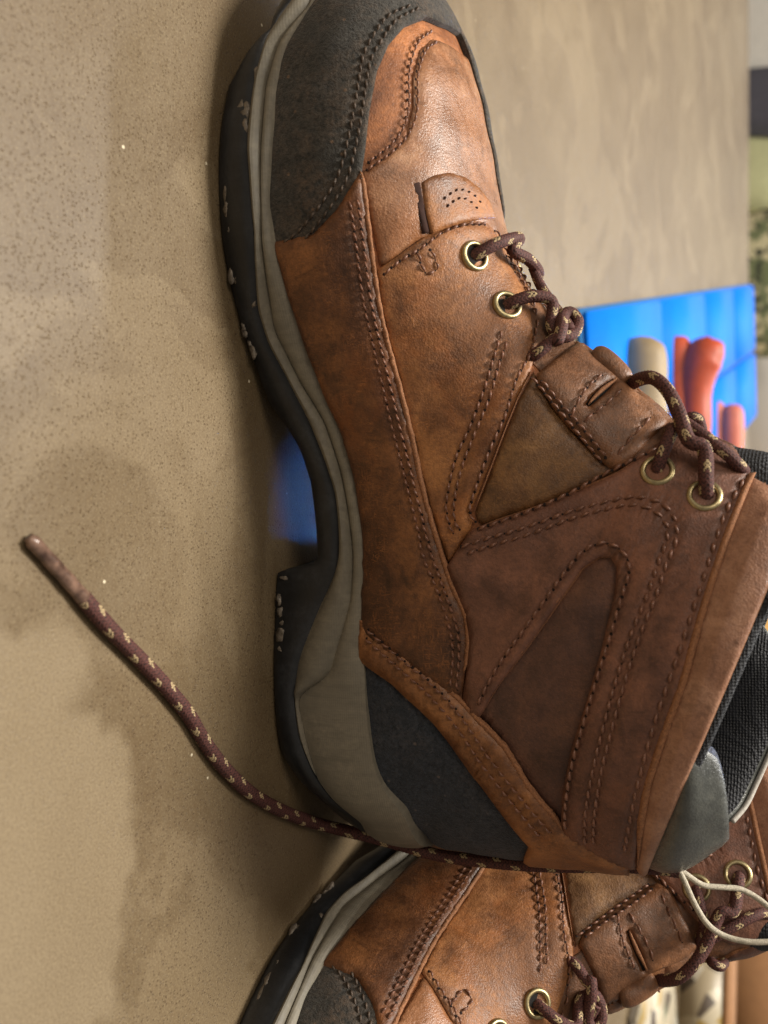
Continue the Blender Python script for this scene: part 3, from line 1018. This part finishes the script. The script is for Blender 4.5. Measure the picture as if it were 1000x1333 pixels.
# ---- stitching
stitches('stitching', [[(572, 262), (590, 250), (608, 256), (622, 272)], [(576, 272), (592, 261), (606, 266), (618, 280)]], boot, M['slit'], .0026, .0004, .0021, False, .5)
TH, BT = M['thread'], M['blackthread']
stitches('stitching', [rowA, rowB], boot, TH, .0030, .0005, .0036)
stitches('stitching', [cap1, cap2], boot, BT, .0029, .00048, .0022)
stitches('stitching', [plug1, plug2], boot, TH, .0027, .00045, .0010)
stitches('stitching', [eyetop, eyebox, eyefront], boot, TH, .0031, .0005, .0018)
stitches('stitching', [vA, vB, triL], boot, TH, .0033, .0005, .0018)
stitches('stitching', [lp1, lp2, sl1, sl2, sl3], boot, TH, .0034, .0005, .0034)
stitches('stitching', [ank1, ank2, ank3, wink], boot, TH, .0037, .00058, .0041)
stitches('stitching', [colr], boot, TH, .0042, .00062, .0034)
stitches('stitching', [hs1, hs2], boot, TH, .0032, .0005, .0043)


# ---- eyelets
def eyelet(u, v, lift, side=1):
    s, t = px_st(u, v)
    return eyelet_st(s, t * side, lift)


def eyelet_st(s, t, lift):
    p, n = frame(np.array(s), np.array(t))
    n = Vector(n)
    q = n.to_track_quat('Z', 'Y').to_matrix().to_4x4()
    q.translation = Vector(p) + n * lift
    vs, fs = [], []
    K, Lr = 32, 8
    prof = [(.0033, -.0016), (.0034, .0002), (.0037, .0007), (.0043, .0009), (.0049, .0006), (.0052, .0001), (.0052, -.0006)]
    for k in range(K):
        a = k / K * 2 * math.pi
        for r_, z in prof:
            vs.append(q @ Vector((r_ * math.cos(a), r_ * math.sin(a), z)))
    Lp = len(prof)
    for k in range(K):
        for j in range(Lp - 1):
            fs.append((k * Lp + j, ((k + 1) % K) * Lp + j, ((k + 1) % K) * Lp + j + 1, k * Lp + j + 1))
    e = link('eyelet', mesh('eyelet', vs, fs), boot, (M['brass'],))
    vs = [q @ Vector((.0035 * math.cos(k / 24 * 2 * math.pi), .0035 * math.sin(k / 24 * 2 * math.pi), -.0003)) for k in range(24)]
    link('eyelet_hole', mesh('eyelet_hole', vs, [tuple(range(24))]), e, (M['hole'],), False)
    return e


EYES = [(614, 336, .0020), (657, 401, .0020), (857, 621, .0042), (916, 653, .0042)]
for u, v, l in EYES:
    eyelet(u, v, l)
    eyelet(u, v, l, -1)

# ---- tongue
ls = np.linspace(8, 21.6, 70)
lt = np.linspace(-.30, .30, 61)
ss, tt = np.meshgrid(ls, lt, indexing='ij')
p_, n_ = frame(np.minimum(ss, NS), tt)
ext = np.clip(ss - NS, 0, 3)[..., None]
dirv = np.array([0.30, 0, .95])
edge = 1 - (np.abs(tt) / .30) ** 4
o1 = p_ + n_ * (0.0012 * edge + .0004 + .0055 * np.clip((ss - 14) / 3, 0, 1) * np.clip(1 - (tt / .085) ** 2, 0, 1))[..., None] + dirv * ext * .006
o2 = p_ - n_ * (0.0035 + 0.0 * edge)[..., None] + dirv * ext * .006
k = 61
vsx = np.vstack([o1.reshape(-1, 3), o2.reshape(-1, 3)])
H = len(ls) * k
ff = [(i * k + j, (i + 1) * k + j, (i + 1) * k + j + 1, i * k + j + 1) for i in range(len(ls) - 1) for j in range(k - 1)]
ff += [(H + i * k + j, H + i * k + j + 1, H + (i + 1) * k + j + 1, H + (i + 1) * k + j) for i in range(len(ls) - 1) for j in range(k - 1)]
e = (len(ls) - 1) * k
ff += [(e + j, H + e + j, H + e + j + 1, e + j + 1) for j in range(k - 1)]
for j in (0, k - 1):
    ff += [(i * k + j, H + i * k + j, H + (i + 1) * k + j, (i + 1) * k + j) for i in range(len(ls) - 1)]
tongue = link('tongue', mesh('tongue', vsx, ff), boot, (M['loop'], M['lining']))
mi = []
for f in ff:
    i = (f[0] % H) // k
    mi.append(1 if ls[i] > 14.6 or f[0] >= H else 0)
tongue.data.polygons.foreach_set('material_index', mi)

# ---- padded cuff at the back of the collar, and its mesh inside
vs, fs = [], []
K = 61
ang = np.linspace(-1, 1, K)
rows = []
tb = np.where(ang <= 0, 0.54, 0.40) + np.where(ang <= 0, 0.46, 0.60) * (1 - np.abs(ang))
tb = np.where(ang < 0, 1, 1) * tb
tq = np.where(ang <= 0, 1, -1) * tb
pc, nc = frame(np.full(K, NS * 1.0), tq)
hgt = np.where(ang <= 0, 0.030 * np.clip(1 - np.abs(ang) ** 2.2, 0, 1) ** .7, 0.030 * np.clip(1 - np.abs(ang) ** 5, 0, 1) ** .9)
cen = np.array([.085, 0, .14])
inw = cen - pc
inw[:, 2] = 0
inw /= np.linalg.norm(inw, axis=1, keepdims=True)
hgt = hgt * (1 - .22 * np.exp(-(ang / .13) ** 2))
th = .0065 * np.clip(hgt / .02, .15, 1)
NR = 22
for j in range(NR):
    q = j / (NR - 1)
    a = q * math.pi
    # outer face up, over the top, inner face down
    if q < .45:
        k_ = q / .45
        off, up_ = -.0012 - .0035 * k_ ** 2 + .0045 * math.sin(k_ * math.pi), k_ * .86
    elif q < .62:
        k_ = (q - .45) / .17
        off, up_ = -.0047 - .0075 * k_, .86 + .14 * math.sin(k_ * math.pi) 
    else:
        k_ = (q - .62) / .38
        off, up_ = -.0122 - .0035 * math.sin(k_ * math.pi), .86 - k_ * 1.5
    rows.append(pc - inw * off * np.where(True, 1, 1) * 1.0 * np.clip(hgt / .012, .3, 1)[:, None] + np.array([-.16, 0, 1.0]) * (hgt * up_)[:, None] - np.array([0, 0, .004]))
V_ = np.array(rows)
# offsets are inward: pc + inw * |off|
ff = [(j * K + i, j * K + i + 1, (j + 1) * K + i + 1, (j + 1) * K + i) for j in range(NR - 1) for i in range(K - 1)]
M['cuff'] = leather('dark grey cuff leather', lin(62, 64, 62), lin(78, 80, 76), lin(98, 98, 92), .12, .30, 2.7, .5)
t = NT('navy spacer mesh')
vo = t.voro(1100, rand=0.3)
M['mesh'] = t.done(t.mix(t.ramp(vo, [(0.3, 0.0), (0.7, 1.0)]), lin(20, 24, 34), lin(74, 84, 112)), .7, t.bump(vo, .0008, 1.0))
cuff = link('heel_cuff', mesh('heel_cuff', V_.reshape(-1, 3), ff), boot, (M['cuff'], M['mesh'], M['lining']))
cuff.data.polygons.foreach_set('material_index', [(2 if j >= 16 or i >= 32 else 1) if j >= (11 if i < 32 else 12) else 0 for j in range(NR - 1) for i in range(K - 1)])

tube('cuff_piping', [tuple(x) for x in V_[11][34:-4:3] + np.array([0, 0, .0006])], .0009, boot, (M['edging'],), braid=False)

# ---- lacing
M['lace'] = plain('maroon lace yarn', lin(86, 48, 42), .75, .35, 1500, .0003)
M['fleck'] = plain('cream lace yarn', lin(176, 154, 116), .75, .3, 1500, .0003)
M['lacecrease'] = plain('lace crease shade', lin(44, 22, 20), .8, .3, 1500, .0003)  # shade in the creases between strands, put into the colour
LM = (M['lace'], M['fleck'], M['lacecrease'])


def lp(pts):
    out = []
    for p in pts:
        if p[0] == 'y':
            out.append(on_plane(p[1], p[2], p[3]))
        else:
            s, t = px_st(p[0], p[1])
            a, n = frame(np.array(s), np.array(t))
            out.append(a + n * p[2])
    return out


LR = .0020
tube('lace', lp([(612, 337, -.002), (618, 333, .003), (632, 327, .0065), (650, 325, .008), ('y', 668, 326, -.008), ('y', 688, 338, -.001), ('y', 700, 352, .006), ('y', 700, 362, .012)]), LR, boot, LM)
tube('lace', lp([('y', 694, 348, .004), ('y', 704, 372, .003), ('y', 720, 396, .001), ('y', 736, 416, -.004), ('y', 742, 428, -.008)]), LR * .85, boot, LM)
tube('lace', lp([(655, 402, -.002), (662, 400, .003), (680, 402, .0065), (700, 413, .0075), ('y', 718, 426, -.010), ('y', 734, 438, -.010), ('y', 748, 432, -.006), ('y', 752, 418, -.003), ('y', 743, 407, -.003),
                 ('y', 733, 412, -.006), ('y', 731, 428, -.013), ('y', 726, 444, -.016), (712, 456, .006), (698, 464, .003), (690, 466, .0)]), LR, boot, LM)
tube('lace', lp([('y', 808, 508, .004), ('y', 818, 503, .001), ('y', 832, 494, -.003), ('y', 850, 492, -.007), ('y', 868, 507, -.011), ('y', 882, 533, -.014), ('y', 896, 572, -.020), (908, 610, .010), (916, 640, .007), (919, 655, .002), (919, 660, -.002)]), LR * 1.1, boot, LM)
tube('lace', lp([(855, 626, -.002), (857, 618, .004), (863, 600, .0075), (870, 580, .008), ('y', 872, 560, -.006), ('y', 866, 545, .004)]), LR, boot, LM)
tube('lace', lp([('y', 886, 548, -.012), ('y', 900, 556, -.014), ('y', 922, 572, -.015), ('y', 945, 590, -.015), ('y', 962, 606, -.013), ('y', 970, 616, -.008)]), LR, boot, LM)
tube('lace', lp([('y', 885, 570, .006), ('y', 896, 546, .002), ('y', 908, 545, .003), ('y', 914, 560, .006)]), LR * .9, boot, LM)
# rolled leather lace keepers on the far loop piece
for a, b in [((771, 462), (812, 500)), ((820, 520), (872, 574))]:
    c = lp([('y', *a, -.001), ('y', (a[0] + b[0]) / 2 + 3, (a[1] + b[1]) / 2 - 3, -.001), ('y', *b, -.001)])
    tube('lace_keeper', c, .0044, boot, (M['loop'],), braid=False, taper=lambda q: 1 + .03 * math.sin(q * 9) - .25 * (abs(2 * q - 1) ** 6))
# ------------------------------------------------------------------ second boot of the pair: the mirror image, turned
def copy_tree(o, parent=None):
    c = o.copy()
    COL.objects.link(c)
    if parent:
        c.parent = parent
    for ch in list(o.children):
        copy_tree(ch, c)
    return c


B2 = (0.1635, 0.365, 0.0)
B2A = R(124.7)
boot2 = copy_tree(boot)
boot2.location = B2
boot2.rotation_euler = (0, 0, B2A)
boot2.scale = (1, -1, 1)
boot2['label'] = 'brown lace-up boot behind the heel of the front boot, cut off by the picture edge'

# ------------------------------------------------------------------ loose lace on the counter


def fl(u, v, z=.0023):
    return on_floor(u, v, z)


def wp(u, v, y):
    p = on_plane(u, v, y)
    return BO + p[0] * AX + p[1] * AY + np.array([0, 0, p[2]])


lace = empty('shoelace', tuple(fl(250, 930, 0)), 0, 'loose maroon lace with cream flecks lying on the counter, running up the boot heel', 'shoelace')
base = np.array(lace.location)
pts = [fl(108, 778), fl(140, 815), fl(180, 856), fl(215, 893), fl(245, 930), fl(268, 968), fl(295, 1003), fl(330, 1035), fl(375, 1059), fl(420, 1074, .004), wp(470, 1086, -.016), wp(520, 1099, -.010), wp(570, 1113, -.006), wp(640, 1122, -.006),
       wp(720, 1127, -.006), wp(800, 1127, -.006), wp(850, 1129, -.006), wp(884, 1134, -.004)]
tube('cord', [p - base for p in pts], .0023, lace, LM)
t = NT('clear brown aglet')
M['aglet'] = t.done(t.ramp(t.noise(220, 3, .6), [(0.35, lin(66, 48, 40)), (0.65, lin(132, 104, 88))]), .25, Specular_IOR_Level=.6)
tube('aglet', [p - base for p in [fl(113, 784, .0023), fl(95, 763, .0022), fl(68, 733, .002), fl(38, 700, .002)]], 0.00205, lace, (M['aglet'],), braid=False, sides=14,
     taper=lambda q: 1.04 - .12 * q + .03 * math.sin(q * 23) - (.25 if q > .97 else 0))

# cream cord loop
cl = empty('cord_loop', tuple(wp(884, 1132, 0)), 0, 'thin cream braided cord loop hanging between the two boot collars', 'cord')
cb = np.array(cl.location)
tube('cord', [p - cb for p in [wp(1010, 1190, .01), wp(990, 1172, .01), wp(965, 1158, .008), wp(940, 1155, .004), wp(915, 1152, 0), wp(893, 1138, -.003), wp(882, 1130, -.004), wp(890, 1145, -.006), wp(905, 1178, -.008), wp(922, 1204, -.008), wp(945, 1219, -.006),
                                wp(975, 1226, -.004), wp(1012, 1226, 0)]], .00095, cl, (plain('cream cord', lin(172, 164, 146), .8, .4, 1500, .0003),), fleck=False)

# ------------------------------------------------------------------ things beyond


def blob(name, parent, mat, rings, sides=24):
    """lathe-like body through (centre, radius_a, radius_b) rings along a bent axis"""
    c = np.array([r_[0] for r_ in rings], float)
    rad = np.array([r_[1:] for r_ in rings], float)
    q = np.linspace(0, len(rings) - 1, (len(rings) - 1) * 6 + 1)
    c, rad = spline(c, q), spline(rad, q)
    tg = np.gradient(c, axis=0)
    tg /= np.linalg.norm(tg, axis=1, keepdims=True)
    vs, fs = [], []
    for i in range(len(c)):
        a = np.cross(tg[i], (0, 1, 0))
        a /= np.linalg.norm(a)
        b = np.cross(tg[i], a)
        for g in range(sides):
            an = g / sides * 2 * math.pi
            vs.append(c[i] + a * math.cos(an) * max(rad[i][0], 1e-4) + b * math.sin(an) * max(rad[i][1], 1e-4))
    for i in range(len(c) - 1):
        for g in range(sides):
            fs.append((i * sides + g, i * sides + (g + 1) % sides, (i + 1) * sides + (g + 1) % sides, (i + 1) * sides + g))
    fs.append(tuple(range(sides))[::-1])
    fs.append(tuple((len(c) - 1) * sides + g for g in range(sides)))
    return link(name, mesh(name, vs, fs), parent, (mat,))


def stuffed(name, loc, size, mat, label, cat, rot=(0, 0, 0), parent=None):
    """a soft pillow-like body"""
    bm = bmesh.new()
    bmesh.ops.create_cube(bm, size=2)
    bmesh.ops.subdivide_edges(bm, edges=bm.edges[:], cuts=11, use_grid_fill=True)
    for q in bm.verts:
        x, y, z = q.co
        f = (1 - abs(x) ** 3.2) * (1 - abs(z) ** 3.2)
        q.co = Vector((x * (1 - .07 * (1 - z * z)), y * (0.12 + 0.88 * max(f, 0) ** .5), z * (1 - .07 * (1 - x * x)))) + Vector((1, 1, 1)) * .03 * math.sin(x * 5 + z * 4)
        q.co = Vector((q.co.x * size[0], q.co.y * size[1], q.co.z * size[2]))
    me = bpy.data.meshes.new(name)
    bm.to_mesh(me)
    bm.free()
    o = link(name, me, parent, (mat,))
    o.location = loc
    o.rotation_euler = rot
    if label:
        tag(o, label, cat)
    return o


def box(name, x0, x1, y0, y1, z0, z1, mat, parent=None, bev=.006, org=(0, 0, 0)):
    bm = bmesh.new()
    bmesh.ops.create_cube(bm, size=1)
    for q in bm.verts:
        q.co = Vector(((x0 + x1) / 2 + q.co.x * (x1 - x0), (y0 + y1) / 2 + q.co.y * (y1 - y0), (z0 + z1) / 2 + q.co.z * (z1 - z0))) - Vector(org)
    bmesh.ops.bevel(bm, geom=bm.edges[:], offset=bev, segments=3, affect='EDGES')
    me = bpy.data.meshes.new(name)
    bm.to_mesh(me)
    bm.free()
    return link(name, me, parent, (mat,))


# room shell behind the counter
M['wall'] = plain('pale plaster', lin(206, 200, 190), .85, .05, 30)
tag(box('wall', -4, 4, 3.75, 3.85, -.9, 2.6, M['wall']), kind='structure')
tag(box('floor', -4, 4, -1.2, 3.7499, -.95, -.9, plain('oak boards', lin(150, 112, 70), .5, .2, 20)), kind='structure')

# sofa beyond the far edge of the counter
SO = (-.75, 2.35, -.9)
sofa = empty('sofa', SO, 0, 'pale grey upholstered sofa beyond the far edge of the counter', 'sofa')
M['sofa'] = plain('grey upholstery', lin(176, 172, 164), .9, .12, 600, .0006)
box('seat', -1.6, -.05, 2.2, 2.9, -.75, -.45, M['sofa'], sofa, .04, SO)
box('backrest', -1.6, -.05, 2.75, 2.98, -.449, .16, M['sofa'], sofa, .05, SO)
box('armrest', -.049, .08, 2.2, 2.98, -.75, -.2, M['sofa'], sofa, .04, SO)
for x in (-1.5, -.08):
    for y in (2.28, 2.9):
        box('leg', x - .03, x + .03, y - .03, y + .03, -.9, -.751, M['rawdark'], sofa, .004, SO)

t = NT('mottled green print cloth')
a = t.noise(17, 3, .6, 1.5)
b = t.noise(31, 3, .6, 1.0)
c = t.mix(t.ramp(a, [(.46, 0.0), (.5, 1.0)]), lin(120, 128, 92), lin(206, 198, 160))
c = t.mix(t.ramp(b, [(.55, 0.0), (.58, 1.0)]), c, lin(62, 66, 54))
M['camo'] = t.done(c, .9, t.bump(t.noise(60, 3), .004, .5))
stuffed('printed_cushion', (-.56, 2.52, -.17), (.19, .10, .30), M['camo'], 'green and cream mottled cushion leaning on the sofa back', 'cushion', (.12, 0, .1))
stuffed('pale_cushion', (-.86, 2.54, -.2), (.125, .09, .29), plain('pale green cloth', lin(204, 206, 160), .9, .08, 90), 'plain pale green cushion on the sofa beside the mottled one', 'cushion', (.12, .25, -.1))
stuffed('white_throw', (-1.17, 2.52, -.16), (.17, .10, .33), plain('white cloth', lin(228, 226, 218), .9, .05, 60, .002), 'bundled white throw at the left end of the sofa', 'throw', (.1, .15, 0))
stuffed('dark_cushion', (-.99, 2.44, -.14), (.085, .05, .34), plain('slate cloth', lin(86, 86, 96), .9, .1, 90), 'dark grey cushion between white throw and pale green cushion', 'cushion', (.1, .2, 0))

# wooden cabinet at the right
CO = (.5, 2.6, -.9)
cab = empty('cabinet', CO, 0, 'honey coloured wooden cabinet seen past the boot collars', 'cabinet')
t = NT('honey wood')
wv = t.noise(6, 4, .6, .5, t.mapping((1, 8, 8)))
M['wood'] = t.done(t.ramp(wv, [(.35, lin(196, 146, 76)), (.65, lin(226, 178, 104))]), .45)
box('carcass', .12, 1.9, 2.42, 3.0, -.85, .3, M['wood'], cab, .006, CO)
for i in range(3):
    x = .14 + i * .58
    d = box('door', x, x + .56, 2.398, 2.4195, -.8, .27, M['wood'], cab, .006, CO)
    box('handle', x + .5, x + .52, 2.37, 2.397, -.35, -.2, M['brass'], d, .004, CO)
box('plinth', .16, 1.86, 2.46, 2.98, -.9, -.8505, M['rawdark'], cab, .004, CO)

# bright blue gridded panel added to stand in for a reflection-like blue area
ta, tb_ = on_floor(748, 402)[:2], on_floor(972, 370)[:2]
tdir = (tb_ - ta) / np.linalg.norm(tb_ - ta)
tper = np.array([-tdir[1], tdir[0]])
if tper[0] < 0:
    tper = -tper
tl = empty('blue_panel', (ta[0], ta[1], 0), math.atan2(tdir[1], tdir[0]), 'added bright blue gridded panel on the counter beyond the laces', 'tile panel')
M['slab'] = plain('bright blue slab', (.002, .20, .86), .6, .06, 14, .0001, Specular_IOR_Level=.12)
M['joint'] = plain('blue grout', (.02, .16, .42), .8, .1, 200)
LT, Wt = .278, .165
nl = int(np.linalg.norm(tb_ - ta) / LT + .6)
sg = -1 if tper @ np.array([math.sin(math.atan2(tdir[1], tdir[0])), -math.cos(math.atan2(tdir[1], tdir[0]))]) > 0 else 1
box('slab_bed', 0, nl * LT * .965, min(0, sg * Wt * 1.36), max(0, sg * Wt * 1.36), .0004, .004, M['joint'], tl, .0005)
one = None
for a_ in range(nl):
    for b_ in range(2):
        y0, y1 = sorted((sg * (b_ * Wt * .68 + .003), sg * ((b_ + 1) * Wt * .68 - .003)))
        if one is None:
            one = box('slab', -LT * .965 / 2 + .003, LT * .965 / 2 - .003, -(y1 - y0) / 2, (y1 - y0) / 2, .0042, .010, M['slab'], tl, .0015)
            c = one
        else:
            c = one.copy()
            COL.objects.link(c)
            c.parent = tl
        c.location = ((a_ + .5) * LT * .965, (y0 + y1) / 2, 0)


# rounded red and sand coloured leather shapes standing on the counter
def lobes(name, loc, rings_list, mat, label, cat, names):
    e = empty(name, loc, 0, label, cat)
    for n_, rings in zip(names, rings_list):
        blob(n_, e, mat, rings)
    return e


M['red'] = plain('rust red leather', lin(178, 72, 38), .5, .18, 60, .0006)
M['sand'] = plain('sand leather', lin(150, 130, 96), .55, .12, 60, .0006)
M['pink'] = plain('salmon leather', lin(206, 112, 84), .5, .15, 60, .0006)


def at(u, v, Y):
    d = ray(u, v)
    return CP + d * (Y / d[1])


def px_rings(loc, Y, rows):
    """rows of (u, v, radius) read off the picture at depth Y; the first one stands on the counter"""
    out = []
    for u, v, r_ in rows:
        p = at(u, v, Y) - np.array(loc)
        out.append((tuple(p), r_, r_ * .8))
    return out


def roll(name, Y, rows, mat, label, parts):
    """soft leather rolls lying on their side; rows are (u, v, radius) read at depth Y"""
    o = at(rows[0][0][0], rows[0][0][1], Y)
    o = (o[0], o[1], 0.0101)
    e = empty(name, o, 0, label, 'leather roll')
    for n_, r_ in zip(parts, rows):
        blob(n_, e, mat, px_rings(o, Y, r_))


roll('leather_roll', 1.0, [[(877, 437, .002), (877, 440, .009), (878, 447, .015), (879, 465, .0185), (880, 510, .0185), (882, 560, .018), (883, 600, .010), (883, 603, .001)],
                           [(936, 443, .002), (934, 446, .009), (928, 452, .015), (917, 464, .020), (908, 482, .020), (903, 515, .0175), (904, 560, .0165), (905, 600, .009), (905, 603, .001)]], M['red'],
     'rust red rolled leather with an upturned end, lying on the blue panel', ['lower_roll', 'upper_roll'])
roll('leather_roll', .80, [[(834, 438, .002), (834, 441, .010), (834, 449, .0165), (835, 465, .0205), (835, 500, .021), (835, 560, .020), (835, 580, .010), (835, 582, .001)]], M['sand'],
     'sand coloured leather roll lying nearer than the red one', ['body'])
roll('leather_roll', 1.3, [[(931, 522, .002), (931, 525, .009), (931, 535, .0125), (931, 570, .013), (931, 610, .010), (931, 613, .001)],
                           [(953, 526, .002), (953, 529, .010), (953, 540, .0145), (953, 570, .0145), (953, 610, .010), (953, 613, .001)]], M['pink'],
     'salmon pink leather roll lying behind the red one', ['lower_roll', 'upper_roll'])

# box and printed papers at the right of the counter
p = at(905, 1290, 1.0)
cb_ = empty('cardboard_box', (.66, 1.36, 0), .1, 'open tan cardboard box at the right edge behind the papers', 'box')
M['card'] = plain('tan card', lin(150, 108, 70), .8, .1, 80)
for n_, a_ in (('side_panel', (-.16, .16, -.10, -.096)), ('side_panel', (-.16, .16, .096, .10)), ('end_panel', (-.16, -.156, -.0955, .0955)), ('end_panel', (.156, .16, -.0955, .0955))):
    box(n_, *a_, .0, .12, M['card'], cb_, .001)
box('base_panel', -.1555, .1555, -.0955, .0955, .0005, .004, M['card'], cb_, .001)
t = NT('printed magazine cover')
cc = t.voro(55, out='Color')
hs = t.n('ShaderNodeSeparateColor', {0: cc}).outputs[0]
M['print'] = t.done(t.ramp(hs, [(0.0, lin(186, 174, 148)), (.4, lin(160, 146, 120)), (.6, lin(168, 140, 76)), (.72, lin(108, 118, 96)), (.84, lin(82, 70, 58)), (.95, lin(196, 188, 170))], 'CONSTANT'), .4)
mg = empty('magazine', (.50, .93, .0), .35, 'small printed magazine lying on the counter behind the turned boot', 'magazine')
box('page_block', -.098, .098, -.073, .073, .0005, .007, M['edging'], mg, .0008)
box('cover', -.1, .1, -.075, .075, .0072, .0082, M['print'], mg, .0004)

ct = empty('carton', (.555, 1.10, 0), -.2, 'small printed carton standing behind the magazine', 'carton')
box('body', -.07, .07, -.03, .03, .0005, .045, M['print'], ct, .0012)
box('lid', -.0705, .0705, -.0305, .0305, .0455, .052, M['card'], ct, .0012)
